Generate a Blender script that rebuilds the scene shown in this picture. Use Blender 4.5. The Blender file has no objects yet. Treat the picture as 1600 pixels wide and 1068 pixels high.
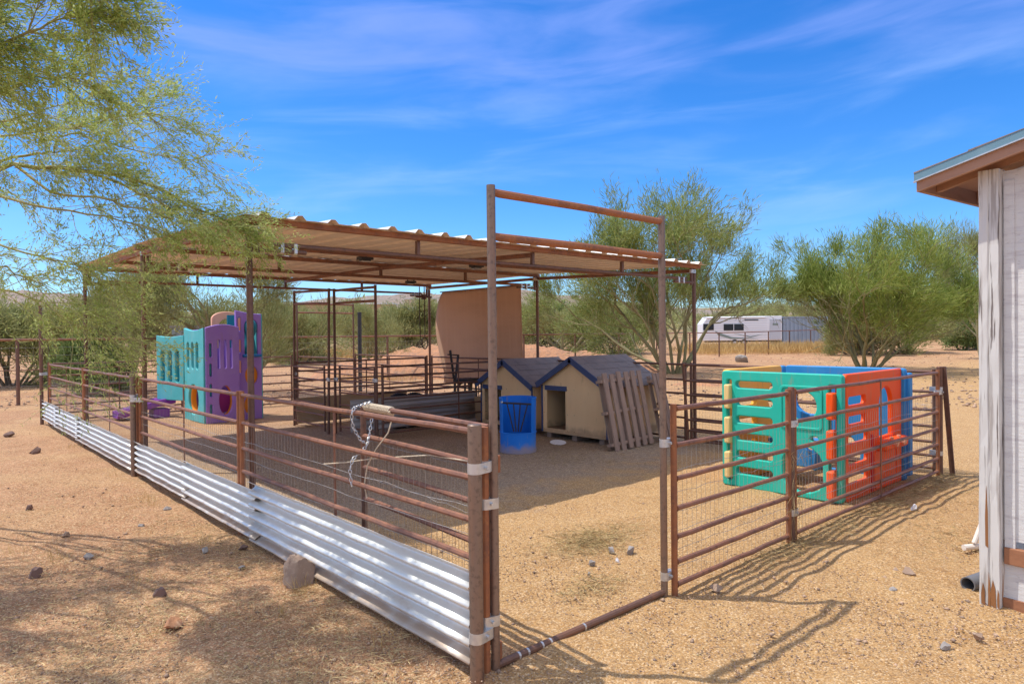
import bpy, bmesh, math, random
import numpy as np
from mathutils import Vector, Matrix, noise as mnoise
R = math.radians
random.seed(7)

# ------------------------------------------------------------------ camera, sky, sun, exposure
SC = bpy.context.scene
COL = SC.collection
CAM_LOC = Vector((-2.103, -2.48, 1.6))
F, PITCH, ROLL, YAW = 1064.5, -0.0104, 0.0102, 0.8387
fw = Vector((math.cos(YAW)*math.cos(PITCH), math.sin(YAW)*math.cos(PITCH), math.sin(PITCH)))
r0 = Vector((math.sin(YAW), -math.cos(YAW), 0)); u0 = r0.cross(fw)
rt = math.cos(ROLL)*r0 - math.sin(ROLL)*u0
up = math.sin(ROLL)*r0 + math.cos(ROLL)*u0
cam = bpy.data.cameras.new('camera'); cam.lens = 36*F/1600; cam.sensor_width = 36
cam.clip_end = 3000; cam.clip_start = 0.05
camo = bpy.data.objects.new('camera', cam); COL.objects.link(camo)
m = Matrix((rt, up, -fw)).transposed().to_4x4(); m.translation = CAM_LOC
camo.matrix_world = m
SC.camera = camo

SUN = Vector((-0.31, 0.365, 1.0)).normalized()
sl = bpy.data.lights.new('sun', 'SUN'); sl.energy = 3.45; sl.angle = R(0.53); sl.color = (1.0, 0.94, 0.85)
so = bpy.data.objects.new('sun', sl); COL.objects.link(so)
so.rotation_euler = SUN.to_track_quat('Z', 'Y').to_euler(); so.location = (0, 0, 30)

W = bpy.data.worlds.new('World'); SC.world = W; W.use_nodes = True
nt = W.node_tree; nt.nodes.clear()
def N(t, typ, **kw):
    n = t.nodes.new(typ)
    for k, v in kw.items(): setattr(n, k, v)
    return n
def setin(t, n, key, v):
    if hasattr(v, 'is_output') or isinstance(v, bpy.types.NodeSocket): t.links.new(v, n.inputs[key])
    else: n.inputs[key].default_value = v
def MATH(t, op, a, b=0.0, c=None, clamp=False):
    n = N(t, 'ShaderNodeMath', operation=op); n.use_clamp = clamp
    setin(t, n, 0, a); setin(t, n, 1, b)
    if c is not None: setin(t, n, 2, c)
    return n.outputs[0]
def MIX(t, f, a, b, blend='MIX'):
    n = N(t, 'ShaderNodeMix', data_type='RGBA', blend_type=blend)
    setin(t, n, 0, f); setin(t, n, 6, a if not isinstance(a, tuple) else (*a, 1)); setin(t, n, 7, b if not isinstance(b, tuple) else (*b, 1))
    return n.outputs[2]
def SMOOTH(t, v, lo, hi):
    n = N(t, 'ShaderNodeMapRange', interpolation_type='SMOOTHSTEP')
    setin(t, n, 0, v); n.inputs[1].default_value = lo; n.inputs[2].default_value = hi
    return n.outputs[0]
sky = N(nt, 'ShaderNodeTexSky', sky_type='NISHITA'); sky.sun_disc = False
sky.sun_elevation = math.asin(SUN.z); sky.sun_rotation = math.atan2(SUN.x, SUN.y)
sky.altitude = 500; sky.air_density = 1.0; sky.dust_density = 0.6; sky.ozone_density = 3.0
hs = N(nt, 'ShaderNodeHueSaturation'); hs.inputs['Saturation'].default_value = 1.35; hs.inputs['Value'].default_value = 1.3
nt.links.new(sky.outputs[0], hs.inputs['Color'])
tc = N(nt, 'ShaderNodeTexCoord')
sep = N(nt, 'ShaderNodeSeparateXYZ'); nt.links.new(tc.outputs['Generated'], sep.inputs[0])
az = MATH(nt, 'ARCTAN2', sep.outputs[1], sep.outputs[0])            # radians, pen axes
el = MATH(nt, 'ARCSINE', sep.outputs[2])
cmb = N(nt, 'ShaderNodeCombineXYZ'); setin(nt, cmb, 0, MATH(nt, 'MULTIPLY', az, 3.2)); setin(nt, cmb, 1, MATH(nt, 'MULTIPLY', MATH(nt, 'ADD', el, MATH(nt, 'MULTIPLY', az, 0.05)), 17.0))
cn = N(nt, 'ShaderNodeTexNoise'); cn.inputs['Scale'].default_value = 1.0; cn.inputs['Detail'].default_value = 7; cn.inputs['Roughness'].default_value = 0.52; cn.inputs['Distortion'].default_value = 0.5
nt.links.new(cmb.outputs[0], cn.inputs['Vector'])
hi_band = SMOOTH(nt, el, 0.27, 0.38)
thr = MATH(nt, 'ADD', cn.outputs[0], MATH(nt, 'MULTIPLY', hi_band, 0.15))
cl = MATH(nt, 'MULTIPLY', SMOOTH(nt, thr, 0.44, 0.92), 0.47)
ccol = MIX(nt, hi_band, (3.2, 4.6, 7.2), (2.6, 3.3, 7.0))
skyt = MIX(nt, 1.0, hs.outputs[0], (0.52, 0.70, 0.92), 'MULTIPLY')
skyc = MIX(nt, cl, skyt, ccol)
# added as fill light: unseen bright cloud veil high overhead, thickening away from the shelter side (towards the camera's back)
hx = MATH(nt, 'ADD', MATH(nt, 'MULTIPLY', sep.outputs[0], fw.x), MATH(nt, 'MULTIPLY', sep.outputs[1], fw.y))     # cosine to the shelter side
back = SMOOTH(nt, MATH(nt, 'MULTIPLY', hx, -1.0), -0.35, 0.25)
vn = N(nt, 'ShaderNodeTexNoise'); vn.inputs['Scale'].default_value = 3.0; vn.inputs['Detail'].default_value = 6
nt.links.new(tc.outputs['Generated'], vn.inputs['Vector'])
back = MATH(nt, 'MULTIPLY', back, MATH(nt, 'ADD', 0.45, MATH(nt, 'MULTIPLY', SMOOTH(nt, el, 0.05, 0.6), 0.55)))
fill_veil = MATH(nt, 'MAXIMUM', MATH(nt, 'MULTIPLY', SMOOTH(nt, el, 0.60, 1.0), 0.9), back)
fill_veil = MATH(nt, 'MULTIPLY', fill_veil, MATH(nt, 'ADD', 0.45, MATH(nt, 'MULTIPLY', SMOOTH(nt, vn.outputs[0], 0.35, 0.6), 0.55)))
skyc = MIX(nt, fill_veil, skyc, (6.0, 6.3, 7.1))
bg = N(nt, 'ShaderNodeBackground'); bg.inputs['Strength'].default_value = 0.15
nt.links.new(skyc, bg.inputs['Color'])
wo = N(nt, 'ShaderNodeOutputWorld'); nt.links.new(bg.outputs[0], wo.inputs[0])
SC.view_settings.view_transform = 'Standard'; SC.view_settings.look = 'None'
SC.view_settings.exposure = 0.25; SC.view_settings.gamma = 1.0

# ------------------------------------------------------------------ helpers
def ray(px, py): return fw + rt*((px-800)/F) - up*((py-534)/F)
def at(px, py, z=0.0):
    d = ray(px, py); return CAM_LOC + d*((z-CAM_LOC.z)/d.z)
def atd(px, py, depth): return CAM_LOC + ray(px, py)*depth

class MB:
    def __init__(s): s.v = []; s.f = []
    def add(s, vs, fs):
        o = len(s.v); s.v.extend(tuple(v) for v in vs); s.f.extend(tuple(i+o for i in f) for f in fs); return s
    def path(s, pts, rad, n=8, caps=True):
        pts = [Vector(p) for p in pts]; k = len(pts)
        if not hasattr(rad, '__len__'): rad = [rad]*k
        vs = []; prev = None
        for i, p in enumerate(pts):
            t = (pts[min(i+1, k-1)]-pts[max(i-1, 0)])
            t = t.normalized() if t.length > 1e-9 else Vector((0, 0, 1))
            a = prev if prev is not None else (Vector((0, 0, 1)) if abs(t.z) < 0.95 else Vector((1, 0, 0)))
            b = t.cross(a)
            if b.length < 1e-6: b = t.orthogonal()
            b.normalize(); a = b.cross(t).normalized(); prev = a
            for j in range(n):
                q = 2*math.pi*j/n; vs.append(p + a*(math.cos(q)*rad[i]) + b*(math.sin(q)*rad[i]))
        fs = [(i*n+j, i*n+(j+1) % n, (i+1)*n+(j+1) % n, (i+1)*n+j) for i in range(k-1) for j in range(n)]
        if caps: fs += [tuple(range(n))[::-1], tuple((k-1)*n+j for j in range(n))]
        return s.add(vs, fs)
    def tube(s, a, b, r, n=8, caps=True): return s.path([a, b], r, n, caps)
    def box(s, c, d, mat=None):
        x, y, z = (q/2 for q in d); c = Vector(c)
        vs = [Vector((sx*x, sy*y, sz*z)) for sx in (-1, 1) for sy in (-1, 1) for sz in (-1, 1)]
        vs = [c + ((mat @ v) if mat is not None else v) for v in vs]
        return s.add(vs, [(0, 1, 3, 2), (4, 6, 7, 5), (0, 4, 5, 1), (2, 3, 7, 6), (0, 2, 6, 4), (1, 5, 7, 3)])
    def bar(s, a, b, w, h, upv=(0, 0, 1)):
        a, b = Vector(a), Vector(b); t = (b-a).normalized(); sd = t.cross(Vector(upv)).normalized(); un = sd.cross(t)
        vs = [p + sd*(i*w/2) + un*(j*h/2) for p in (a, b) for i, j in ((-1, -1), (1, -1), (1, 1), (-1, 1))]
        return s.add(vs, [(3, 2, 1, 0), (4, 5, 6, 7), (0, 1, 5, 4), (1, 2, 6, 5), (2, 3, 7, 6), (3, 0, 4, 7)])
    def prism(s, poly, axis_vec):
        n = len(poly); a = Vector(axis_vec)
        vs = [Vector(p) for p in poly] + [Vector(p)+a for p in poly]
        return s.add(vs, [tuple(range(n))[::-1], tuple(range(n, 2*n))] + [(i, (i+1) % n, n+(i+1) % n, n+i) for i in range(n)])
    def strip(s, prof, a, b, thick=None):
        """extrude an open profile (list of Vectors) along a->b offsets"""
        k = len(prof); vs = [Vector(p)+Vector(a) for p in prof] + [Vector(p)+Vector(b) for p in prof]
        return s.add(vs, [(i, i+1, k+i+1, k+i) for i in range(k-1)])
    def mesh(s, name, smooth=35):
        me = bpy.data.meshes.new(name); me.from_pydata(s.v, [], s.f)
        bm = bmesh.new(); bm.from_mesh(me); bmesh.ops.recalc_face_normals(bm, faces=bm.faces); bm.to_mesh(me); bm.free()
        if smooth:
            me.shade_smooth(); me.set_sharp_from_angle(angle=R(smooth))
        return me

def link(name, me, mat, parent=None, label=None, loc=None):
    o = bpy.data.objects.new(name, me); COL.objects.link(o)
    if mat is not None and not me.materials: me.materials.append(mat)
    if parent is not None: o.parent = parent
    if label: o['label'] = label
    if loc is not None: o.location = loc
    return o
def part(name, mb, mat, parent, label=None, smooth=35, bevel=0):
    o = link(name, mb.mesh(name, smooth) if isinstance(mb, MB) else mb, mat, parent, label)
    if bevel: bev(o, bevel)
    return o
def bev(o, w, seg=2):
    b = o.modifiers.new('bevel', 'BEVEL'); b.width = w; b.segments = seg; b.limit_method = 'ANGLE'; b.angle_limit = R(40)
def tag(o, label, cat, group=None):
    o['label'] = label; o['category'] = cat
    if group: o['group'] = group
    return o
def thing(name, label, cat, loc=(0, 0, 0), rz=0.0, group=None):
    o = bpy.data.objects.new(name, None); COL.objects.link(o); o.location = loc; o.rotation_euler = (0, 0, rz); o.empty_display_size = 0.1
    return tag(o, label, cat, group)
def struct(o, kind='structure'):
    o['kind'] = kind; return o
def dup(src, loc, rz=0.0, label=None, group=None, scale=None):
    c = src.copy(); COL.objects.link(c); c.location = loc; c.rotation_euler = (0, 0, rz)
    if label: c['label'] = label
    if group: c['group'] = group
    if scale: c.scale = scale
    def rec(s, d):
        for ch in s.children:
            k = ch.copy(); COL.objects.link(k); k.parent = d; rec(ch, k)
    rec(src, c); return c

def M(name, base, rough=0.7, metal=0.0, layers=(), bump=None, spec=0.5, coord='Object', rand=None, trans=None, normal_noise=None):
    """layers: (scale(vec or float), detail, lo, hi, colour, amount)"""
    mt = bpy.data.materials.new(name); mt.use_nodes = True; t = mt.node_tree; b = t.nodes['Principled BSDF']
    tcn = N(t, 'ShaderNodeTexCoord'); co = tcn.outputs[coord]
    c = base
    for sc_, det, lo, hi, col, amt in layers:
        mp = N(t, 'ShaderNodeMapping'); t.links.new(co, mp.inputs[0])
        mp.inputs['Scale'].default_value = sc_ if isinstance(sc_, tuple) else (sc_,)*3
        n = N(t, 'ShaderNodeTexNoise'); n.inputs['Scale'].default_value = 1; n.inputs['Detail'].default_value = det; n.inputs['Roughness'].default_value = 0.6
        t.links.new(mp.outputs[0], n.inputs['Vector'])
        f = MATH(t, 'MULTIPLY', SMOOTH(t, n.outputs[0], lo, hi), amt)
        c = MIX(t, f, c, col)
    if rand:   # per-face tint attribute
        at_ = N(t, 'ShaderNodeAttribute', attribute_name='tint')
        c = MIX(t, at_.outputs['Fac'], c, rand)
    setin(t, b, 'Base Color', c if not isinstance(c, tuple) else (*c, 1))
    b.inputs['Roughness'].default_value = rough; b.inputs['Metallic'].default_value = metal; b.inputs['Specular IOR Level'].default_value = spec
    if bump:
        mp = N(t, 'ShaderNodeMapping'); t.links.new(co, mp.inputs[0]); mp.inputs['Scale'].default_value = bump[0] if isinstance(bump[0], tuple) else (bump[0],)*3
        n = N(t, 'ShaderNodeTexNoise'); n.inputs['Scale'].default_value = 1; n.inputs['Detail'].default_value = 5
        t.links.new(mp.outputs[0], n.inputs['Vector'])
        bp = N(t, 'ShaderNodeBump'); bp.inputs['Strength'].default_value = bump[1]; bp.inputs['Distance'].default_value = bump[2]
        t.links.new(n.outputs[0], bp.inputs['Height']); t.links.new(bp.outputs[0], b.inputs['Normal'])
    if trans:
        tr = N(t, 'ShaderNodeBsdfTranslucent'); setin(t, tr, 'Color', c if not isinstance(c, tuple) else (*c, 1))
        mx = N(t, 'ShaderNodeMixShader'); mx.inputs[0].default_value = trans
        t.links.new(b.outputs[0], mx.inputs[1]); t.links.new(tr.outputs[0], mx.inputs[2])
        t.links.new(mx.outputs[0], t.nodes['Material Output'].inputs[0])
    return mt

RUST = M('rusted_pipe', (.235, .112, .075), .55, .25, [(4, 4, .42, .62, (.34, .15, .085), .8), (22, 4, .5, .7, (.13, .065, .048), .7), (60, 3, .55, .75, (.40, .2, .11), .5)], bump=(120, .25, .002))
RUSTD = M('dark_rusted_pipe', (.17, .092, .066), .55, .3, [(3, 4, .45, .65, (.23, .105, .06), .7), (30, 4, .5, .7, (.075, .045, .036), .6)], bump=(110, .25, .002))
RUSTO = M('orange_rusted_pipe', (.34, .125, .05), .7, .1, [(6, 4, .4, .65, (.2, .085, .05), .8), (40, 3, .5, .7, (.42, .17, .06), .6)], bump=(120, .3, .002))
STEELP = M('weathered_steel_post', (.25, .18, .14), .45, .5, [((9, 9, 1.2), 4, .42, .65, (.27, .15, .095), .7), (40, 4, .5, .7, (.11, .08, .065), .6)], bump=(110, .2, .002))
GALV = M('galvanised_clamp', (.62, .63, .64), .38, .7, [(30, 3, .4, .7, (.45, .46, .48), .6)])
WIRE = M('galvanised_wire', (.42, .38, .34), .5, .4, [(9, 2, .4, .7, (.25, .17, .12), .6)])
CORR = M('corrugated_galvanised_steel', (.78, .79, .76), .45, .45, [((1.5, .6, 6), 4, .45, .7, (.66, .68, .66), .5), (14, 4, .58, .75, (.5, .46, .40), .35)], bump=(3, .06, .02))
def splash(mt, z0, z1, col):     # soil thrown up on the bottom edge
    t = mt.node_tree; b = t.nodes['Principled BSDF']; old = b.inputs['Base Color'].links[0].from_socket
    c_ = N(t, 'ShaderNodeTexCoord'); sp = N(t, 'ShaderNodeSeparateXYZ'); t.links.new(c_.outputs['Object'], sp.inputs[0])
    n = N(t, 'ShaderNodeTexNoise'); n.inputs['Scale'].default_value = 9; n.inputs['Detail'].default_value = 5; t.links.new(c_.outputs['Object'], n.inputs['Vector'])
    zz = MATH(t, 'ADD', sp.outputs[2], MATH(t, 'MULTIPLY', MATH(t, 'SUBTRACT', n.outputs[0], .5), .22))
    f = MATH(t, 'MULTIPLY', MATH(t, 'SUBTRACT', 1.0, SMOOTH(t, zz, z0, z1)), .75)
    t.links.new(MIX(t, f, old, col), b.inputs['Base Color'])
splash(CORR, .06, .20, (.46, .31, .19))
ROOF_T = M('pale_roof_metal', (.72, .70, .66), .45, .3, [((1, 8, 1), 4, .45, .7, (.55, .5, .44), .5)])
ROOF_U = M('tan_roof_underside', (.86, .73, .60), .6, .0, [((.6, 6, 1), 4, .4, .7, (.74, .60, .47), .6), (5, 4, .55, .75, (.6, .46, .35), .4)])
BLACK = M('black_rubber', (.03, .03, .033), .7, 0, [(20, 3, .5, .7, (.06, .055, .05), .6)])
DARKMET = M('dark_painted_steel', (.045, .045, .05), .5, .3, [(20, 3, .5, .7, (.09, .06, .05), .6)])

# ------------------------------------------------------------------ ground and terrain
PEN = Vector((3.3, 6.5, 0))
def T(x, y):
    d = math.hypot(x-PEN.x, y-PEN.y)
    z = 0.0
    if d > 38: z += .011*(d-38)
    if d > 100: z += .028*(d-100)
    return z
def ground_mesh():
    rs = [0.0]; r = 0.35
    while r < 1400: rs.append(r); r = r*1.030+.02
    nA = 340; cx, cy = CAM_LOC.x+1.2, CAM_LOC.y+1.2
    vs = []; fs = []
    for i, r in enumerate(rs):
        for j in range(nA):
            a = 2*math.pi*j/nA; x = cx+r*math.cos(a); y = cy+r*math.sin(a)
            dp = math.hypot(x-PEN.x, y-PEN.y)
            z = T(x, y)
            inside = -.1 < x < 6.7 and -.1 < y < 13.2
            amp = .016 if inside else .03
            z += amp*(mnoise.fractal((x*.9, y*.9, 0), 1.0, 2.0, 3)) + (.012*mnoise.noise((x*3.7, y*3.7, 4)) if r < 14 else 0)
            if dp > 14: z += min(.12, (dp-14)*.01)*mnoise.fractal((x*.35, y*.35, 3), 1.0, 2.0, 4)
            if r < 16: z += (.012 if inside else .017)*mnoise.noise((x*9, y*9, 9))
            vs.append((x, y, z))
    for i in range(len(rs)-1):
        for j in range(nA):
            a, b = i*nA+j, i*nA+(j+1) % nA; fs.append((a, b, b+nA, a+nA))
    me = bpy.data.meshes.new('dirt_ground'); me.from_pydata(vs, [], fs[nA*0:]); me.shade_smooth(); return me
def ground_mat():
    mt = bpy.data.materials.new('desert_dirt'); mt.use_nodes = True; t = mt.node_tree; b = t.nodes['Principled BSDF']
    co = N(t, 'ShaderNodeTexCoord').outputs['Object']
    def noise(scale, det=4, rough=.6, dist=0.0, sub=None):
        n = N(t, 'ShaderNodeTexNoise'); n.inputs['Scale'].default_value = scale; n.inputs['Detail'].default_value = det
        n.inputs['Roughness'].default_value = rough; n.inputs['Distortion'].default_value = dist; t.links.new(co, n.inputs['Vector']); return n.outputs[0]
    sp = N(t, 'ShaderNodeSeparateXYZ'); t.links.new(co, sp.inputs[0]); X, Y = sp.outputs[0], sp.outputs[1]
    gm = noise(48, 4, .75); big = noise(.55, 5); mid = noise(2.6, 5, .65, .4); fine = noise(19, 5, .7); grain = noise(120, 3, .7)
    # sandy inside the pen and at the gate, redder and rougher outside to the left and beyond
    nx = MATH(t, 'ADD', X, MATH(t, 'MULTIPLY', MATH(t, 'SUBTRACT', mid, .5), 2.2))
    ny = MATH(t, 'ADD', Y, MATH(t, 'MULTIPLY', MATH(t, 'SUBTRACT', mid, .5), 3.0))
    sand = MATH(t, 'MULTIPLY', SMOOTH(t, nx, -.5, .5), MATH(t, 'SUBTRACT', 1.0, SMOOTH(t, ny, 5.0, 10.5)))
    far = SMOOTH(t, ny, 9, 16)
    red = MIX(t, SMOOTH(t, mid, .35, .7), (.53, .275, .15), (.39, .185, .09))
    red = MIX(t, far, red, MIX(t, SMOOTH(t, mid, .35, .7), (.47, .225, .115), (.36, .165, .09)))
    red = MIX(t, MATH(t, 'MULTIPLY', SMOOTH(t, big, .45, .6), .6), red, (.56, .33, .165))
    red = MIX(t, MATH(t, 'MULTIPLY', SMOOTH(t, fine, .50, .68), .7), red, (.23, .12, .065))
    snd = MIX(t, SMOOTH(t, mid, .3, .7), (.55, .325, .135), (.47, .26, .10))
    snd = MIX(t, MATH(t, 'MULTIPLY', SMOOTH(t, fine, .5, .75), .4), snd, (.35, .21, .11))
    c = MIX(t, sand, red, snd)
    # trampled dirt under the roof, with the grey of its shade put into the colour
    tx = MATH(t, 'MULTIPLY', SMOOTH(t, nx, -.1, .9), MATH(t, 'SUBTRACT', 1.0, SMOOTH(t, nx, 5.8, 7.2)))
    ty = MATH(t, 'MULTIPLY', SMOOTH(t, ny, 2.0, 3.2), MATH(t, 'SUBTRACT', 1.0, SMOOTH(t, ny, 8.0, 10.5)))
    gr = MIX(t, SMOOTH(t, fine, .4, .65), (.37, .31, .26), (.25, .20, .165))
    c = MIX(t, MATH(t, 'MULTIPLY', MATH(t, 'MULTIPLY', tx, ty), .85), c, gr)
    # pebbles and grit
    vo = N(t, 'ShaderNodeTexVoronoi'); vo.inputs['Scale'].default_value = 62; t.links.new(co, vo.inputs['Vector'])
    vsep = N(t, 'ShaderNodeSeparateColor'); t.links.new(vo.outputs['Color'], vsep.inputs[0])
    peb = MATH(t, 'MULTIPLY', MATH(t, 'GREATER_THAN', vsep.outputs[0], .78), MATH(t, 'LESS_THAN', vo.outputs['Distance'], .32))
    pc = MIX(t, vsep.outputs[1], (.24, .19, .16), (.66, .55, .44))
    c = MIX(t, MATH(t, 'MULTIPLY', peb, .6), c, pc)
    c = MIX(t, MATH(t, 'MULTIPLY', SMOOTH(t, gm, .52, .66), .75), c, (.27, .165, .095))
    c = MIX(t, MATH(t, 'MULTIPLY', SMOOTH(t, gm, .47, .34), .6), c, (.74, .53, .31))
    c = MIX(t, MATH(t, 'MULTIPLY', SMOOTH(t, grain, .54, .68), .7), c, (.22, .13, .075))
    c = MIX(t, MATH(t, 'MULTIPLY', SMOOTH(t, grain, .46, .32), .6), c, (.72, .52, .29))
    # scattered dry straw colour in patches (left side and along the fences)
    st = N(t, 'ShaderNodeMapping'); t.links.new(co, st.inputs[0]); st.inputs['Scale'].default_value = (30, 160, 60); st.inputs['Rotation'].default_value = (0, 0, .7)
    sn = N(t, 'ShaderNodeTexNoise'); sn.inputs['Scale'].default_value = 1; sn.inputs['Detail'].default_value = 3; sn.inputs['Distortion'].default_value = 2.5; t.links.new(st.outputs[0], sn.inputs['Vector'])
    sf = MATH(t, 'MULTIPLY', SMOOTH(t, sn.outputs[0], .56, .7), MATH(t, 'MULTIPLY', SMOOTH(t, big, .38, .62), .6))
    c = MIX(t, sf, c, (.62, .45, .2))
    v2 = N(t, 'ShaderNodeTexVoronoi'); v2.inputs['Scale'].default_value = 125; t.links.new(co, v2.inputs['Vector'])
    s2 = N(t, 'ShaderNodeSeparateColor'); t.links.new(v2.outputs['Color'], s2.inputs[0])
    c = MIX(t, MATH(t, 'MULTIPLY', SMOOTH(t, s2.outputs[0], .72, 1.0), .75), c, (.80, .60, .37))
    c = MIX(t, MATH(t, 'MULTIPLY', SMOOTH(t, s2.outputs[1], .70, 1.0), .75), c, (.23, .14, .08))
    # distant scrub-covered desert
    ln = N(t, 'ShaderNodeVectorMath', operation='LENGTH'); t.links.new(co, ln.inputs[0])
    fr = SMOOTH(t, ln.outputs['Value'], 60, 140)
    c = MIX(t, MATH(t, 'MULTIPLY', fr, SMOOTH(t, noise(.12, 6, .75), .4, .55)), c, (.16, .16, .085))
    t.links.new(c, b.inputs['Base Color']); b.inputs['Roughness'].default_value = .95; b.inputs['Specular IOR Level'].default_value = .1
    h = MATH(t, 'ADD', MATH(t, 'ADD', fine, MATH(t, 'MULTIPLY', noise(6.5, 3, .55, .6), 2.6)), MATH(t, 'ADD', MATH(t, 'ADD', MATH(t, 'MULTIPLY', grain, .6), MATH(t, 'MULTIPLY', gm, .8)), MATH(t, 'MULTIPLY', peb, .35)))
    bp = N(t, 'ShaderNodeBump'); bp.inputs['Strength'].default_value = .75; bp.inputs['Distance'].default_value = .018
    t.links.new(h, bp.inputs['Height']); t.links.new(bp.outputs[0], b.inputs['Normal'])
    return mt
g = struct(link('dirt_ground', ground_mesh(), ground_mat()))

# hills far behind
def hill(name, centre, rx, ry, h, rot, seed):
    n = 70; vs = []; fs = []
    for i in range(n):
        for j in range(n):
            u, v = i/(n-1)*2-1, j/(n-1)*2-1
            rr = math.sqrt(u*u+v*v); e = max(0, 1-rr*rr)
            k = e**1.3
            x, y = u*rx, v*ry
            z = h*k*(.8+.35*mnoise.fractal((x*.012+seed, y*.012, 0), 1, 2, 4)) + 1.5*k*mnoise.fractal((x*.08, y*.08, seed), 1, 2, 4)
            cr, sr = math.cos(rot), math.sin(rot)
            X, Y = centre[0]+x*cr-y*sr, centre[1]+x*sr+y*cr
            vs.append((X, Y, T(X, Y)-1.0+z))
    fs = [(i*n+j, (i+1)*n+j, (i+1)*n+j+1, i*n+j+1) for i in range(n-1) for j in range(n-1)]
    me = bpy.data.meshes.new(name); me.from_pydata(vs, [], fs); me.shade_smooth()
    return struct(link(name, me, HILLM))
HILLM = M('rocky_hill', (.30, .22, .185), .95, 0, [(.03, 5, .4, .65, (.23, .19, .15), .7), (.35, 4, .52, .62, (.10, .105, .06), .85), (.9, 3, .55, .68, (.42, .32, .27), .7)], bump=(.4, .6, .8))
def fardir(px, D):   # ground point D metres deep in direction of a picture column
    p = atd(px, 521, D); return (p.x, p.y)
hill('hill', fardir(700, 420), 190, 80, 19, YAW-math.pi/2, 3)
hill('hill', fardir(20, 520), 150, 90, 22, YAW-math.pi/2, 9)
hill('hill', fardir(1500, 330), 90, 60, 13, YAW-math.pi/2, 15)

# ------------------------------------------------------------------ fence panels
RAILS = [.05, .19, .345, .52, .705, .91, 1.135]
def clampband(mb, a, b, r, z, h=.05):
    """flat steel band wrapped round two upright pipes a and b (xy)"""
    a, b = Vector((*a, 0)), Vector((*b, 0)); d = (b-a).normalized(); n = Vector((-d.y, d.x, 0)); prof = []
    for i in range(9): q = math.pi/2+math.pi*i/8; prof.append(a + d*(r*math.cos(q)) + n*(r*math.sin(q)))
    for i in range(9): q = -math.pi/2+math.pi*i/8; prof.append(b + d*(r*math.cos(q)) + n*(r*math.sin(q)))
    mb.prism([(p.x, p.y, z-h/2) for p in prof], (0, 0, h))
    mid = (a+b)/2
    for s in (-1, 1): mb.tube(mid+n*(s*r*.7)+Vector((0, 0, z)), mid+n*(s*(r+.016))+Vector((0, 0, z)), .009, 6)
def wiremesh(mb, x0, x1, z0, z1, dx=.052, zs=(), seed=1, r=.0012, wav=.008):
    rg = random.Random(seed); n = int((x1-x0)/dx)
    for i in range(n+1):
        x = x0+(x1-x0)*i/n
        mb.path([(x+rg.uniform(-.004, .004), -.002, z0), (x+rg.uniform(-.005, .005), -.004, (z0+z1)/2), (x+rg.uniform(-.004, .004), -.002, z1)], r, 3, False)
    for z in zs:
        pts = [(x0+(x1-x0)*i/14, -.004, z+rg.uniform(-wav, wav)) for i in range(15)]
        mb.path(pts, r*1.35, 3, False)
def make_panel(L, label, rails=RAILS, mesh_top=.91, stays=1, group=None, name='corral_fence', mat=None, wire=True, postmat=None):
    mat = mat or RUST
    t = thing(name, label, 'fence panel', group=group)
    for z in rails:
        o = MB(); n = 8; rg = random.Random(int(z*1000)+int(L*10))
        pts = [(L*i/n, 0, z + (rg.uniform(-.004, .004) if 0 < i < n else 0)) for i in range(n+1)]
        o.path(pts, .0165, 8); part('rail', o, mat, t)
    for x in (0.0, L):
        part('end_post', MB().tube((x, 0, -.06), (x, 0, 1.165), .0205, 10), postmat or RUSTO, t)
    wb = MB()
    for z in rails:
        for x, sg in ((0.0, 1), (L, -1)): wb.path([(x+sg*.017, 0, z), (x+sg*.021, 0, z), (x+sg*.027, 0, z)], [.0205, .0215, .017], 8, False)
    part('weld_beads', wb, RUSTO, t)
    for k in range(stays):
        x = L*(k+1)/(stays+1); part('stay', MB().bar((x, -.021, rails[0]), (x, -.021, rails[-1]), .022, .008, (0, 1, 0)), mat, t)
    if wire:
        w = MB(); wiremesh(w, .03, L-.03, .04, mesh_top, zs=[.06, .16, .27, .38, .50, .62, .76, .90], seed=int(L*37)); part('wire_mesh', w, WIRE, t, smooth=0)
    return t
PG = 'pipe panels of the pen fence'
def post(x, y, h, r, label, mat=None, clamps=(), group='posts of the pen fence', name='fence_post'):
    t = thing(name, label, 'fence post', (x, y, 0), group=group)
    mb = MB(); mb.path([(0, 0, -.12), (0, 0, h-.004), (0, 0, h)], [r, r, r*.9], 14); part('pipe', mb, mat or STEELP, t)
    for (dx, dy, z) in clamps:
        c = MB(); clampband(c, (0, 0), (dx, dy), r+.002, z); part('clamp', c, GALV, t)
    return t
PL = 3.08
XL = -.048
# left side, four panels from the gate corner to the far corner
p0 = make_panel(PL, 'nearest left fence panel, beside the gate, above shiny corrugated sheets', group=PG)
p0.location = (XL, .012, 0); p0.rotation_euler = (0, 0, math.pi/2)
dup(p0, (XL, .012+PL+.06, 0), math.pi/2, 'left fence panel in front of the purple playset, second from the gate')
dup(p0, (XL, 6.37, 0), math.pi/2, 'left fence panel just past the thick second post, third from the gate')
dup(p0, (XL, 6.37+PL+.06, 0), math.pi/2, 'farthest left fence panel, under the hanging green branch')
post(-.115, .0, 1.185, .034, 'thick steel corner post at the near end of the corrugated sheets', clamps=[(.067, .012, .98), (.067, .012, .19)])
post(-.115, 6.28, 1.2, .031, 'thick post between corrugated sheets, second along the left fence', clamps=[(.067, .06, .93), (.067, -.08, .90)])
post(-.115, 13.1, 2.25, .031, 'tall rusty post at the far left corner of the pen', mat=RUSTD, clamps=[(.09, .02, .95)])
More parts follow.
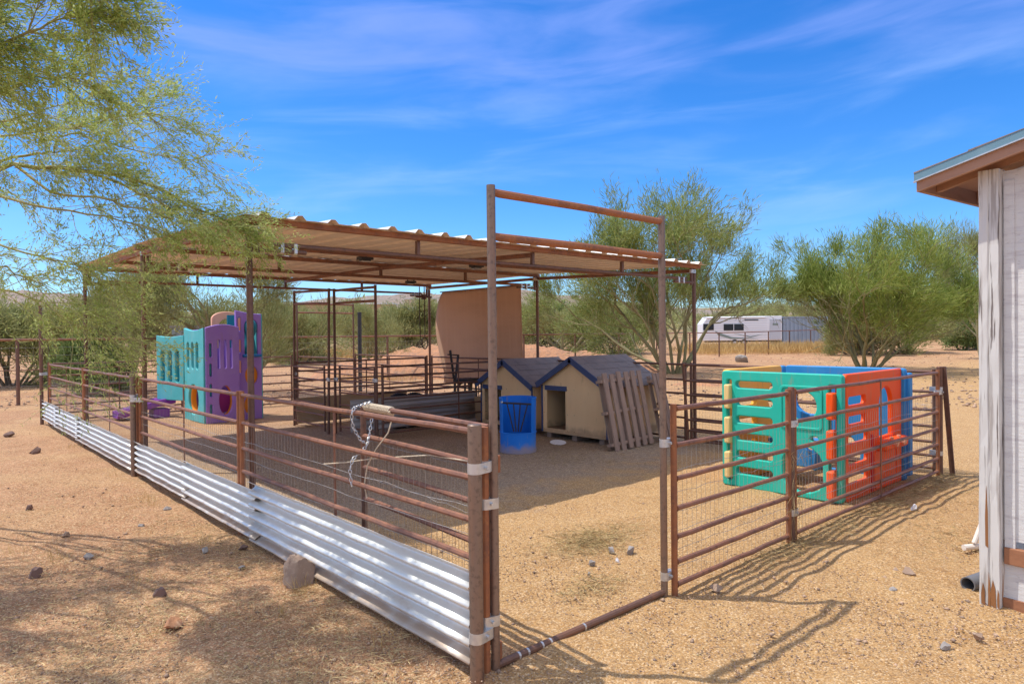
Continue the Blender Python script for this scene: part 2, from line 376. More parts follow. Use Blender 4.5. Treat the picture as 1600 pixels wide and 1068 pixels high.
# right side of the gate
ps = make_panel(1.49, 'short fence panel right of the gate, nearest the camera', group=PG, stays=0); ps.location = (1.425, -.03, 0)
pr = make_panel(3.40, 'long fence panel in front of the orange play panel', group=PG); pr.location = (3.005, -.03, 0)
post(2.955, -.035, 1.18, .024, 'rusty post with straw caught on it, in front of the green play panel', mat=RUSTD, clamps=[(.05, .0, .90), (.05, .0, .22)])
post(6.47, -.03, 1.2, .03, 'corner post right of the orange and blue play panels', mat=RUSTD, clamps=[(-.06, 0, .92), (.0, .07, .95), (.0, .07, .24)])
# right (far) side, receding
XR = 6.56
q = make_panel(3.17, 'right side fence panel behind the green play cube', group=PG, mat=RUSTD, postmat=RUSTD); q.location = (XR, .05, 0); q.rotation_euler = (0, 0, math.pi/2)
dup(q, (XR, 3.32, 0), math.pi/2, 'right side fence panel behind the two dog houses')
dup(q, (XR, 6.62, 0), math.pi/2, 'right side fence panel below the hanging tan tarp')
dup(q, (XR, 9.98, 0), math.pi/2, 'right side fence panel past the tarp, at the far right corner')
# far side
b1 = make_panel(2.38, 'back fence panel behind the purple playset, at the far left corner', group=PG, mat=RUSTD, postmat=RUSTD); b1.location = (.0, 13.1, 0)
dup(b1, (2.45, 13.1, 0), 0, 'back fence panel right of the purple playset')
post(6.67, 13.12, 2.22, .05, 'thick dark wooden post behind the inner pens', mat=DARKMET, group=None)

# ------------------------------------------------------------------ corrugated sheets along the left fence
def corr_sheet(L, z0, z1, off, label):
    o = MB(); prof = []; nw = 5; k = nw*10
    for i in range(k+1): 
        s = i/k; prof.append(Vector((-.029*math.cos(2*math.pi*nw*s), 0, z0+(z1-z0)*s)))
    segs = 12; rg = random.Random(int(L*100)); offs = [rg.uniform(-.003, .003) for _ in range(segs+1)]
    vs = []
    for j in range(segs+1):
        for p in prof: vs.append((p.x+offs[j], L*j/segs, p.z+offs[(j*5) % segs]*1.2))
    n = k+1
    o.add(vs, [(j*n+i, j*n+i+1, (j+1)*n+i+1, (j+1)*n+i) for j in range(segs) for i in range(k)])
    me = o.mesh('corrugated_sheet', 80)
    ob = link('corrugated_sheet', me, CORR); tag(ob, label, 'metal sheet', 'corrugated sheets along the left fence')
    s = ob.modifiers.new('thick', 'SOLIDIFY'); s.thickness = .0012
    return ob
XS = -.098
for (y0, y1, z0, z1, dx, lab) in [(.03, 2.74, .055, .505, -.012, 'nearest corrugated sheet, ending at the thick corner post'),
                              (2.64, 4.46, .072, .45, -.006, 'second corrugated sheet from the corner post, in front of the shelter'),
                              (4.36, 6.22, .09, .425, .0, 'third corrugated sheet, ending at the thick second post'),
                              (6.34, 9.72, .075, .42, -.006, 'long corrugated sheet just beyond the thick second post'),
                              (9.62, 11.7, .09, .44, .0, 'corrugated sheet second from the far left corner'),
                              (11.6, 13.05, .10, .46, .006, 'short corrugated sheet at the tall far left post')]:
    corr_sheet(y1-y0, z0, z1, 0, lab).location = (XS+dx, y0, 0)

# ------------------------------------------------------------------ bow gates
def bow_gate(name, Wd, H, label, bar2=.21, r=.0215, mat=None, sill=True, group=None, loc=(0, 0, 0), rz=0, clamps=()):
    mat = mat or RUSTD
    t = thing(name, label, 'gate frame', loc, rz, group)
    for x in (0, Wd): part('post', MB().tube((x, 0, -.08), (x, 0, H), r, 12), mat, t)
    for z in (H-.03, H-.03-bar2):
        part('crossbar', MB().path([(0, 0, z), (.05, 0, z-.004), (Wd/2, 0, z), (Wd-.05, 0, z-.004), (Wd, 0, z)], [r*.8, r*.95, r*.92, r*.95, r*.8], 10), RUSTO if mat is not RUSTD else RUST, t)
    if sill:
        s = part('sill_bar', MB().tube((0, 0, .018), (Wd, 0, .018), .019, 10), RUSTD, t)
        for x in (.14, .2, .3, .36, .62): part('tape_band', MB().tube((x, 0, .018), (x+.012, 0, .018), .0198, 10), GALV, s)
    for (x, dx, dy, z) in clamps:
        c = MB(); clampband(c, (x, 0), (x+dx, dy), r+.002, z); part('clamp', c, GALV, t)
    return t
gate = bow_gate('arch_gate', 1.36, 2.313, 'tall rusty arch of the open front gate with two crossbars', mat=STEELP,
                clamps=[(0, -.048, .012, .80), (0, -.048, .012, .24), (1.36, .058, 0, .93), (1.36, .058, 0, .115)])
for z in (.98, .08):
    part('hinge', MB().tube((.03, .012, z-.04), (.03, .012, z+.04), .017, 8).box((.015, .012, z), (.02, .02, .05)), RUSTO, gate)
# gate leaf swung back against the left panel
leaf = thing('gate_leaf', 'open gate leaf folded back against the inside of the nearest left fence panel', 'gate', (.03, .07, 0), R(86.5))
LL = 1.36
for z in (.10, .34, .56, .76, .96, 1.15):
    part('rail', MB().path([(0, 0, z), (LL*.5, 0, z+.003), (LL, 0, z)], .016, 8), RUST, leaf)
part('end_post', MB().tube((LL, 0, .09), (LL, 0, 1.16), .019, 10), RUSTD, leaf)
part('end_post', MB().tube((0.0, 0, .09), (0.0, 0, 1.16), .019, 10), RUSTD, leaf)
w = MB(); wiremesh(w, .02, LL-.02, .1, .95, zs=[.2, .45, .7, .93], seed=5); part('wire_mesh', w, WIRE, leaf, smooth=0)
# rope wound on the leaf's top rail, chain, twine
ROPE = M('pale_twine', (.66, .55, .40), .9, 0, [(60, 3, .4, .7, (.45, .36, .25), .7)])
def helix(a, b, r, turns, n=8):
    a, b = Vector(a), Vector(b); t = (b-a).normalized(); s = t.cross(Vector((0, 0, 1))).normalized(); u = s.cross(t)
    k = turns*n; return [a+(b-a)*(i/k)+s*(r*math.cos(2*math.pi*i/n))+u*(r*math.sin(2*math.pi*i/n)) for i in range(k+1)]
lx = lambda y: .03+(y-.07)*math.cos(R(86.5))/math.sin(R(86.5))
tag(part('rope', MB().path(helix((lx(1.40), 1.40, 1.152), (lx(1.04), 1.04, 1.15), .021, 18), .007, 6, True), ROPE, None), 'white rope wound tightly round the top rail of the open gate leaf', 'rope')
tw = MB(); cp = [(.11, 1.06, 1.13), (.07, 1.06, 1.02), (.02, 1.12, .92), (-.01, 1.17, .82), (-.015, 1.2, .70), (-.01, 1.18, .62)]
tw.path(cp, .0045, 5)
tag(part('twine', tw, ROPE, None), 'loose end of pale twine hanging below the wound rope on the gate leaf', 'twine')
tw = MB(); tw.path([(-.08, 1.60, .78), (.0, 1.45, .80), (.05, 1.2, .85), (.06, .6, .945), (.0, .06, .975)], .004, 5)
tag(part('twine', tw, ROPE, None), 'long pale twine stretched along the near left panel to the corner post', 'twine')
def chain(pts, r, label, link_r=.0105, wr=.0027):
    t = MB(); L = 0; P = [Vector(p) for p in pts]; i = 0; k = 0
    segs = list(zip(P[:-1], P[1:]))
    for a, b in segs:
        n = max(1, int((b-a).length/(link_r*2.1)))
        for q_ in range(n):
            c = a+(b-a)*((q_+.5)/n); d = (b-a).normalized(); s = d.orthogonal().normalized(); s2 = d.cross(s)
            ss = s if k % 2 else s2; k += 1
            ring = [c+d*(link_r*1.35*math.cos(2*math.pi*j/10))+ss*(link_r*.8*math.sin(2*math.pi*j/10)) for j in range(11)]
            t.path(ring, wr, 5, False)
    return tag(part('chain', t, GALV, None), label, 'chain')
chain([(.14, 1.36, 1.16), (.11, 1.33, 1.185), (.02, 1.27, 1.178), (-.06, 1.23, 1.17), (-.085, 1.22, 1.13), (-.075, 1.22, 1.05), (-.03, 1.21, .97), (.05, 1.27, .93), (.10, 1.33, .98), (.14, 1.36, 1.1)], 0, 'galvanised chain looped over the top rails where gate leaf meets fence')
chain([(.04, 1.25, .93), (-.02, 1.22, .90), (-.08, 1.22, .86), (-.10, 1.22, .80), (-.095, 1.21, .70)], 0, 'free end of galvanised chain dangling outside the near left panel')

# ------------------------------------------------------------------ shade shelter
sh = thing('shade_shelter', 'rusty pipe shade shelter with a corrugated metal roof over the pen', 'shelter', (0, 0, 0))
ROWS = [(3.2, 2.545), (6.52, 2.655), (9.95, 2.68)]
XA, XB = .07, 6.62
for (y, zt) in ROWS:
    for x in (XA, XB):
        p_ = part('post', MB().tube((x, y, -.1), (x, y, zt+.03), .027, 12), RUSTD, sh)
        s = 1 if x == XA else -1
        c = MB(); clampband(c, (x, y), (x+s*.065, y), .029, zt-.04); part('clamp', c, GALV, p_)
        part('bracket', MB().tube((x+s*.065, y, zt-.24), (x+s*.065, y, zt+.02), .024, 10).tube((x+s*.0, y, zt-.205), (x+s*.5, y, zt-.205), .02, 10), RUSTD, p_)
        for k in (.28, .40):
            c = MB(); xx = x+s*k; c.box((xx, y, zt-.18), (.034, .05, .09)); part('clamp', c, GALV, p_, bevel=.006)
    part('roof_beam', MB().bar((XA-.08, y-(.06 if y < 4 else 0), zt+.022), (XB+.05, y-(.06 if y < 4 else 0), zt+.022), .05, .05), RUSTO if y < 4 else RUST, sh, bevel=.005)
    part('lower_chord', MB().tube((XA+.2, y, zt-.155), (XB-.2, y, zt-.155), .021, 10), RUSTD if y < 4 else RUST, sh)
    for x in (1.75, 3.33, 4.95):
        part('truss_web', MB().bar((x, y, zt-.14), (x, y, zt+.0), .035, .04, (0, 1, 0)), RUSTD, sh)
for x in (XA, 3.33, XB):
    for (ya, za), (yb, zb) in zip(ROWS[:-1], ROWS[1:]):
        part('rafter', MB().bar((x, ya, za-.03), (x, yb-.03, zb-.03), .05, .05), RUST if x > 1 else RUSTO, sh, bevel=.005)
for y, z in ((4.9, 2.60), (8.2, 2.668)):
    part('purlin', MB().bar((XA, y, z-.004), (XB, y, z-.004), .04, .05), RUST, sh, bevel=.005)
# R-panel roof sheets: ribs every 0.305 m running front to back
def roof_sheet(x0, x1, ya, za, yb, zb):
    prof = []; x = x0
    while x < x1-.01:
        prof += [(x, 0), (x+.03, .001), (x+.115, 0), (x+.15, .036), (x+.19, .036), (x+.225, 0)]; x += .305
    prof = [p for p in prof if p[0] <= x1] + [(x1, 0)]
    n = len(prof); o = MB()
    ys = [(ya+(yb-ya)*i/6, za+(zb-za)*i/6) for i in range(7)]
    rg = random.Random(3)
    vs = [(px, y, z+h+rg.uniform(-.003, .003)) for (y, z) in ys for (px, h) in prof]
    fs = [(j*n+i, j*n+i+1, (j+1)*n+i+1, (j+1)*n+i) for j in range(6) for i in range(n-1)]
    vs2 = [(a, b, c-.0025) for a, b, c in vs]; N0 = len(vs)
    me = bpy.data.meshes.new('roof_sheet'); 
    per = []
    fs2 = [tuple(i+N0 for i in f[::-1]) for f in fs]
    edge = [(i, i+1, N0+i+1, N0+i)[::-1] for i in range(n-1)]
    me.from_pydata(vs+vs2, [], fs+fs2+edge)
    me.materials.append(ROOF_T); me.materials.append(ROOF_U)
    for k, p in enumerate(me.polygons): p.material_index = 0 if k < len(fs) or k >= 2*len(fs) else 1
    return me
za = 2.60
for k, (xa, xb) in enumerate([(-.03, 2.10), (2.10, 4.23), (4.23, 6.70)]):
    link('roof_sheet', roof_sheet(xa, xb, 3.03, za-.006, 6.62, 2.722), None, sh)
    link('roof_sheet', roof_sheet(xa, xb, 6.50, 2.706, 10.08, 2.735), None, sh)
tag(part('metal_sheet', MB().bar((5.0, 4.3, 2.73), (5.55, 4.3, 2.79), .5, .012).bar((5.55, 4.3, 2.79), (5.95, 4.3, 2.72), .5, .012), ROOF_T, None), 'bent white metal sheet lying on top of the shelter roof', 'metal sheet')
def shop_light(x, y, z, label):
    t = thing('shelter_light', label, 'light', (x, y, z), 0, 'lights under the shelter roof')
    part('housing', MB().box((0, 0, -.03), (.17, .13, .04)).box((0, 0, -.055), (.12, .09, .02)), DARKMET, t, bevel=.006)
    part('lens', MB().box((0, 0, -.068), (.11, .08, .006)), GALV, t)
    part('bracket', MB().bar((-.07, 0, -.03), (-.07, 0, .02), .01, .02, (0, 1, 0)).bar((.07, 0, -.03), (.07, 0, .02), .01, .02, (0, 1, 0)).bar((-.075, 0, .022), (.075, 0, .022), .02, .008), DARKMET, t)
shop_light(2.22, 5.05, 2.60, 'black lamp under the left half of the shelter roof, nearest the gate panels')
shop_light(3.92, 4.95, 2.60, 'black lamp under the roof straight above the dog houses')
shop_light(4.98, 8.2, 2.63, 'black lamp at the back of the roof, beside the hanging rope')
# rope and pulley hanging at the back right post
t = thing('hanging_rope', 'rope with a loop hanging from the roof beside the tan tarp', 'rope', (6.35, 9.75, 0))
RD = M('dark_rope', (.10, .08, .06), .9)
part('strand', MB().path([(0, 0, 2.66), (0, 0, 2.2), (.01, 0, 1.7), (.0, .0, 1.55)], .011, 6), RD, t)
part('strand', MB().path([(-.09, .05, 2.66), (-.09, .05, 2.1), (-.08, .05, 1.55), (-.03, .03, 1.42)], .011, 6), RD, t)
part('loop', MB().path([(.075*math.sin(a), .0, 1.44+.12*math.cos(a)) for a in [2*math.pi*i/16 for i in range(17)]], .014, 6, False), RD, t)
part('pulley', MB().tube((-.2, .02, 2.44), (.2, .02, 2.44), .022, 8).box((0, .02, 2.44), (.08, .07, .11)), RUSTD, t)

# ------------------------------------------------------------------ tan tarp under the right edge of the roof
TARP = M('tan_shade_cloth', (.76, .53, .36), .9, 0, [((1, .6, 3), 4, .4, .7, (.68, .46, .30), .6), ((1, 12, .5), 2, .5, .65, (.80, .58, .41), .4)], bump=((4, 9, 1.2), .25, .03), trans=.35)
tp = thing('tarp', 'tan shade cloth hanging from the right side of the shelter roof', 'tarp', (6.68, 0, 0))
nU, nV = 30, 24; vs = []
for i in range(nU+1):
    for j in range(nV+1):
        u, v = i/nU, j/nV
        yl = 9.55 + .26*math.sin(math.pi*min(1, v*1.15)**.8) - .1*v*v       # bowed far edge
        y = 7.02 + (yl-7.02)*u
        z = 2.535 - 1.95*v + .0*u
        x = .05*math.sin(u*9+v*1.5)*(.25+.75*v) + .10*math.sin(math.pi*u)*v
        vs.append((x, y, z))
fsx = [(i*(nV+1)+j, (i+1)*(nV+1)+j, (i+1)*(nV+1)+j+1, i*(nV+1)+j+1) for i in range(nU) for j in range(nV)]
cl_ = part('cloth', MB().add(vs, fsx), TARP, tp, smooth=80); sm = cl_.modifiers.new('thick', 'SOLIDIFY'); sm.thickness = .003
part('hem_rod', MB().tube((0, 6.95, 2.545), (0, 9.62, 2.545), .011, 8), RUSTD, tp)

# ------------------------------------------------------------------ inner pens
IG = 'inner pen gate frames'
ga = bow_gate('arch_gate', 1.42, 2.39, 'left of the two tall gate arches of the inner pens', mat=RUSTD, loc=(3.12, 7.86, 0), rz=R(88), sill=False, group=IG, clamps=[(0, .05, 0, .9), (1.42, -.06, 0, .9)])
ga.rotation_euler = (R(0), R(0), R(88)); ga.rotation_euler.rotate_axis('Y', R(-1.8))
gb = bow_gate('arch_gate', 1.12, 2.39, 'right of the two tall gate arches of the inner pens', mat=RUSTD, loc=(3.35, 6.72, 0), rz=R(96), sill=False, group=IG, clamps=[(0, .06, 0, .92), (1.12, -.05, 0, .9)])
gc = bow_gate('arch_gate', 1.5, 2.43, 'gate arch in the back fence seen through the inner arches', mat=RUSTD, loc=(4.97, 13.08, 0), rz=0, sill=False, group=IG, clamps=[(0, -.06, 0, .9)])
def leafgate(Lg, label, loc, rz, skew=0.0):
    t = thing('gate_leaf', label, 'gate', loc, rz)
    for z in (.12, .30, .48, .68, .88, 1.08): part('rail', MB().tube((0, 0, z), (Lg, 0, z+skew), .015, 8), RUST, t)
    for x in (0, Lg): part('end_post', MB().tube((x, 0, .04), (x, 0, 1.12), .018, 8), RUSTD, t)
    w = MB(); wiremesh(w, .02, Lg-.02, .12, .88, zs=[.2, .4, .6, .8], seed=8, r=.001); part('wire_mesh', w, WIRE, t, smooth=0)
    return t
leafgate(1.22, 'closed gate leaf filling the left inner arch', (3.1, 7.95, 0), R(89))
leafgate(.95, 'closed gate leaf filling the right inner arch', (3.37, 6.8, 0), R(96))
n1 = make_panel(2.95, 'inner panel between the right arch and the far dog house, before the grey siding', group='panels of the inner pens', mat=RUSTD, postmat=RUSTD, wire=False, rails=[.1, .27, .45, .63, .80, .98, 1.13])
n1.location = (3.42, 6.66, 0); n1.rotation_euler = (0, 0, R(1))
dup(n1, (3.25, 9.36, 0), R(3), 'inner panel behind the plywood boards, from the left arch to the rope')
n2 = dup(n1, (4.9, 10.2, 0), R(88), 'inner panel running back from the rope towards the back fence')
GREYM = M('grey_metal_siding', (.40, .37, .35), .5, .3, [((1, 3, 12), 4, .45, .65, (.32, .28, .26), .6)])
def siding(L, H, label, loc, rz, mat, pitch=.075, tilt=0):
    o = MB(); n = int(H/pitch)*6; prof = [Vector((0, -.008*math.sin(2*math.pi*i/6.0), H*i/n)) for i in range(n+1)]
    o.strip(prof, (0, 0, 0), (L, 0, 0)); ob = part('metal_siding', o, mat, None, smooth=80); ob.location = loc; ob.rotation_euler = (0, 0, rz)
    s = ob.modifiers.new('thick', 'SOLIDIFY'); s.thickness = .002
    return tag(ob, label, 'metal siding')
siding(2.62, .52, 'grey ribbed metal sheet leaning inside the inner panel', (3.2, 7.28, .07), R(1.5), GREYM)
tag(part('pipe', MB().path([(3.6, 7.4, .655), (4.6, 7.42, .66), (5.75, 7.45, .665)], .02, 8), RUSTD, None), 'dark rusty pipe lying along the top of the grey ribbed sheet', 'pipe')
PLY = M('weathered_plywood', (.50, .36, .21), .85, 0, [((1.5, 1, 20), 4, .42, .65, (.40, .27, .15), .7), (6, 3, .55, .75, (.58, .44, .28), .4)], bump=((3, 3, 60), .2, .004))
o = tag(part('plywood_board', MB().box((1.2, 0, .23), (2.4, .016, .46)), PLY, None), 'long plywood board standing behind the gate arches, left of the tyres', 'board'); o.location = (3.2, 9.22, .04); o.rotation_euler = (R(-4), 0, R(2))
o = tag(part('plywood_board', MB().box((.35, 0, .24), (.7, .016, .48)), PLY, None), 'short tan board standing between the grey siding and the far dog house', 'board'); o.location = (5.72, 7.22, .0); o.rotation_euler = (R(-6), 0, R(3))
def tyre(loc, rz, label):
    o = MB(); nR, nr = 28, 10; vs = []
    for i in range(nR):
        a = 2*math.pi*i/nR
        for j in range(nr):
            b = 2*math.pi*j/nr; rr = .24+.075*math.cos(b)*(1.0 if math.cos(b) < 0 else .85); vs.append((rr*math.cos(a), .07*math.sin(b), .3+rr*math.sin(a)))
    o.add(vs, [(i*nr+j, ((i+1) % nR)*nr+j, ((i+1) % nR)*nr+(j+1) % nr, i*nr+(j+1) % nr) for i in range(nR) for j in range(nr)])
    for i in range(40):
        a = 2*math.pi*i/40; o.box((.305*math.cos(a), 0, .3+.305*math.sin(a)), (.014, .11, .018), Matrix.Rotation(-a, 3, 'Y'))
    ob = tag(part('tyre', o, BLACK, None), label, 'tyre', 'tyres behind the grey siding'); ob.location = loc; ob.rotation_euler = (0, 0, rz)
tyre((4.33, 7.62, .0), R(5), 'black tyre standing behind the grey siding, the left one')
tyre((4.66, 7.66, -.01), R(-4), 'black tyre standing behind the grey siding, the right one')
# milking stand
st = thing('milking_stand', 'dark metal animal stand with V-shaped head rails and a black seat', 'stand', (5.85, 7.95, 0), R(20))
part('head_rail', MB().bar((-.24, 0, 1.32), (-.12, 0, .78), .035, .03, (0, 1, 0)), DARKMET, st)
part('head_rail', MB().bar((.04, 0, 1.22), (-.06, 0, .78), .035, .03, (0, 1, 0)), DARKMET, st)
part('head_crossbar', MB().bar((-.28, .02, 1.24), (.08, .02, 1.22), .03, .025), DARKMET, st)
part('stem', MB().bar((-.09, 0, .03), (-.09, 0, .80), .04, .035, (0, 1, 0)), DARKMET, st)
part('seat', MB().box((.33, 0, .72), (.46, .34, .075)), BLACK, st, bevel=.02)
for x in (.22, .47):
    for y in (-.12, .12): part('leg', MB().bar((x, y, .7), (x+(.03 if x > .3 else -.0), y*1.3, .0), .03, .03, (0, 1, 0)), DARKMET, st)
part('side_plate', MB().bar((.52, 0, .76), (.44, 0, .22), .09, .02, (0, 1, 0)), DARKMET, st)
part('arm', MB().bar((-.09, 0, .60), (.2, 0, .69), .03, .03), DARKMET, st)

# ------------------------------------------------------------------ plates with holes
def plate(name, outline, holes, thick, bevel=.008, res=2):
    """2D outline with holes in local x (right) and z (up), thickness along y, rounded edges"""
    cu = bpy.data.curves.new(name, 'CURVE'); cu.dimensions = '2D'; cu.fill_mode = 'BOTH'
    cu.extrude = thick/2-bevel; cu.bevel_depth = bevel; cu.bevel_resolution = res; cu.offset = -bevel
    for pts in [outline]+list(holes):
        s = cu.splines.new('POLY'); s.points.add(len(pts)-1); s.use_cyclic_u = True
        for p, (x, z) in zip(s.points, pts): p.co = (x, z, 0, 1)
    ob = bpy.data.objects.new(name, cu); COL.objects.link(ob)
    dg = bpy.context.evaluated_depsgraph_get(); me = bpy.data.meshes.new_from_object(ob.evaluated_get(dg))
    bpy.data.objects.remove(ob)
    me.transform(Matrix.Rotation(R(90), 4, 'X')); me.name = name
    me.shade_smooth(); me.set_sharp_from_angle(angle=R(35))
    return me
def rrect(x0, z0, x1, z1, r=.02, n=5):
    o = []
    for cx, cz, a0 in ((x1-r, z0+r, -90), (x1-r, z1-r, 0), (x0+r, z1-r, 90), (x0+r, z0+r, 180)):
        for i in range(n+1): a = R(a0+90*i/n); o.append((cx+r*math.cos(a), cz+r*math.sin(a)))
    return o
def circ(cx, cz, rx, rz=None, n=28): return [(cx+rx*math.cos(2*math.pi*i/n), cz+(rz or rx)*math.sin(2*math.pi*i/n)) for i in range(n)]
def arch(x0, z0, x1, z1, n=12, foot=0):
    c, r = (x0+x1)/2, (x1-x0)/2; o = [(x0-foot, z0), (x1+foot, z0)]
    zc = z1-r
    for i in range(n+1): a = math.pi*i/n; o.append((c+r*math.cos(a), zc+r*math.sin(a)))
    return o
def plast(name, col, fade): return M(name, col, .5, 0, [(2.2, 4, .45, .7, fade, .55), ((18, 18, 3), 3, .60, .75, (.36, .26, .16), .35), (1.3, 5, .5, .8, (.55, .45, .35), .16)], bump=(5, .06, .02), spec=.3)
TEALG = plast('green_plastic', (.02, .50, .38), (.05, .56, .44)); ORANGE = plast('orange_plastic', (.95, .10, .006), (.95, .16, .03))
YEL = plast('yellow_plastic', (.86, .46, .06), (.85, .52, .14)); BLUEP = plast('blue_plastic', (.03, .26, .62), (.06, .33, .68))
CREAM = plast('cream_plastic', (.86, .62, .25), (.84, .66, .36)); REDP = plast('red_plastic', (.62, .02, .02), (.7, .05, .04))
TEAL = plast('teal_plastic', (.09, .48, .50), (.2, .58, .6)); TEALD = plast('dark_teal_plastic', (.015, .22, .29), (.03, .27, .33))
PURP = plast('purple_plastic', (.34, .20, .62), (.42, .29, .68)); PEACH = plast('peach_plastic', (.85, .42, .27), (.84, .48, .34)); MAG = plast('magenta_plastic', (.58, .06, .36), (.6, .12, .42))
VIO = plast('violet_plastic', (.25, .05, .35), (.3, .1, .4)); ORG2 = plast('amber_plastic', (.88, .30, .02), (.88, .36, .06)); BLU2 = plast('deep_blue_plastic', (.02, .16, .45), (.04, .22, .5))

# play cube beside the front fence
CH = 1.2
pc = thing('play_cube', 'climbing play cube of green, orange, blue and yellow plastic panels by the fence', 'playset', (4.40, .16, 0))
CW, CD = 1.52, 1.24          # along x and along y
def on(o, loc, rz): o.location = loc; o.rotation_euler = (0, 0, rz); return o
slots = [rrect(.16, CH*(1-v)-.036, .56, CH*(1-v)+.036, .035) for v in (.115, .265, .415, .565, .715, .855)]
gh = slots + [circ(.855, .885, .145), rrect(.70, .555, .775, .60, .022), rrect(.94, .555, 1.015, .60, .022)]
arch_lower = [(.66, .17), (.71, .10), (.80, .055), (.93, .055), (1.02, .10), (1.06, .17), (1.055, .36), (1.02, .43), (.95, .485), (.86, .50), (.77, .485), (.70, .43), (.665, .36)]
gh += [arch_lower, rrect(.055, .06, .115, CH-.09, .02), rrect(1.115, .05, 1.185, CH-.10, .02)]
gp = on(link('green_panel', plate('green_panel', rrect(0, 0, CD, CH, .035), gh, .075, .012), TEALG, pc), (0, CD, 0), R(-90))
part('window_frame', plate('window_frame', rrect(.64, .66, 1.06, 1.08, .04), [rrect(.665, .685, 1.035, 1.055, .03)], .02, .006), TEALG, gp).location = (0, -.038, 0)
for z0, z1 in ((.09, .36), (.45, .72), (.81, 1.06)): part('yellow_lug', MB().box((.085, -.03, (z0+z1)/2), (.062, .13, z1-z0)), CREAM, gp, bevel=.014)
for z0, z1 in ((.04, .30), (.41, .68), (.78, 1.03)): part('orange_lug', MB().box((1.15, -.035, (z0+z1)/2), (.07, .14, z1-z0)), ORANGE, gp, bevel=.014)
part('red_edge', MB().box((1.165, .035, .60), (.03, .03, 1.05)), REDP, gp, bevel=.006)
oh = [rrect(.09, .90, .50, .985, .035), rrect(.09, .72, .50, .80, .035), rrect(.09, .34, .56, .43, .03), rrect(.09, .16, .56, .245, .03), arch(.84, .53, 1.20, 1.03), rrect(.09, .54, .56, .62, .03)]
op = on(link('orange_panel', plate('orange_panel', rrect(.04, 0, CW-.01, CH+.0, .035), oh, .05, .012), ORANGE, pc), (0, .02, 0), 0)
part('counter', MB().box((1.05, -.07, .455), (.62, .12, .11)), ORANGE, op, bevel=.03)
for x in (.95, 1.15): part('tap_knob', MB().tube((x, -.13, .475), (x, -.165, .465), .032, 10).tube((x, -.1, .50), (x, -.1, .53), .02, 8), PEACH, op)
part('ladder_post', MB().box((.63, -.03, .30), (.05, .02, .56)), REDP, op, bevel=.006)
part('door_line', plate('door_line', rrect(.70, .02, 1.30, .40, .06), [rrect(.715, .035, 1.285, .385, .05)], .014, .004), ORANGE, op).location = (0, -.028, 0)
bh = [circ(1.0, .82, .19), rrect(.17, .2, .37, .42, .05), rrect(.86, .2, 1.06, .42, .05), arch(.43, -.1, .80, .42)]
bl = part('blue_panel', plate('blue_panel', rrect(-.02, 0, CD+.06, CH+.0, .035), bh[:3]+[[(.44, .03), (.8, .03), (.8, .3), (.7, .42), (.54, .42), (.44, .3)]], .08, .012), BLUEP, pc)
on(bl, (CW-.03, -.02, 0), R(90))
part('lug', MB().box((-.03, -.05, .6), (.05, .10, 1.1)), BLUEP, bl, bevel=.015)
yh = [rrect(.10, .80, .62, .90, .04), rrect(.10, .56, .62, .66, .04), rrect(.1, .32, .62, .42, .04), circ(1.03, .86, .18), arch(.86, .04, 1.22, .5)]
on(link('yellow_panel', plate('yellow_panel', rrect(.02, 0, CW-.32, CH+.01, .035), yh, .075, .012), YEL, pc), (.0, CD-.01, 0), R(0))
part('blue_corner', MB().box((CW-.26, CD-.01, CH-.16), (.09, .08, .33)), BLUEP, pc, bevel=.015)
sl_ = MB().box((.75, .80, .42), (.36, .5, .05)).box((.75, .54, .28), (.36, .05, .26)); part('seat', sl_, BLUEP, pc, bevel=.02)
part('yellow_step', MB().box((.45, 1.0, .72), (.4, .26, .05)), YEL, pc, bevel=.02)

# purple and teal climbing tower
tw_ = thing('climbing_tower', 'purple and teal plastic climbing tower with a small slide under the shelter', 'playset', (2.12, 10.77, 0))
def wavy(w, h0, h1, hm, n=14, base=0.0):
    o = [(0, base), (w, base)]
    for i in range(n+1): s = 1-i/n; o.append((w*s, h0+(h1-h0)*s+hm*math.sin(math.pi*s)))
    return o
FW, SW = .62, 1.15
oval = lambda cx, cz, rx, rz: circ(cx, cz, rx, rz, 24)
vs3 = lambda xs, z0, z1, w: [rrect(x-w/2, z0, x+w/2, z1, w*.48) for x in xs]
pf = part('purple_front', plate('purple_front', wavy(FW, 1.79, 1.80, .06), vs3((.24, .36, .47), 1.02, 1.56, .045)+[oval(.36, .42, .125, .275)]+vs3((.09,), 1.24, 1.5, .045)+vs3((.09,), .88, 1.12, .045)+vs3((.09,), .50, .74, .045)+vs3((.09,), .14, .36, .045), .07, .014), PURP, tw_)
part('teal_lug', MB().box((.09, .045, .84), (.06, .04, 1.5)), TEAL, pf, bevel=.008)
part('amber_rim', plate('amber_rim', oval(.36, .42, .16, .31), [oval(.36, .42, .12, .27)], .10, .01), ORG2, pf).location = (0, .06, 0)
part('inner_panel', MB().box((.40, .36, .9), (.50, .03, 1.0)), PURP, pf)
part('inner_amber', MB().box((.32, .5, .42), (.34, .03, .8)), ORG2, pf, bevel=.005)
part('magenta_disc', MB().tube((.42, .30, .36), (.42, .34, .36), .2, 24), MAG, pf)
ts = on(link('teal_side', plate('teal_side', wavy(SW, 1.80, 1.79, -.05), vs3((.25, .52, .79), 1.0, 1.52, .15)+[oval(.55, .42, .30, .29)], .07, .014), TEAL, tw_), (0, SW, 0), R(-90))
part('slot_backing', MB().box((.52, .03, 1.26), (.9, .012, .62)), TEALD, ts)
part('amber_rim', plate('amber_rim', oval(.55, .42, .36, .33), [oval(.55, .42, .27, .27)], .10, .01), ORG2, ts).location = (0, .06, 0)
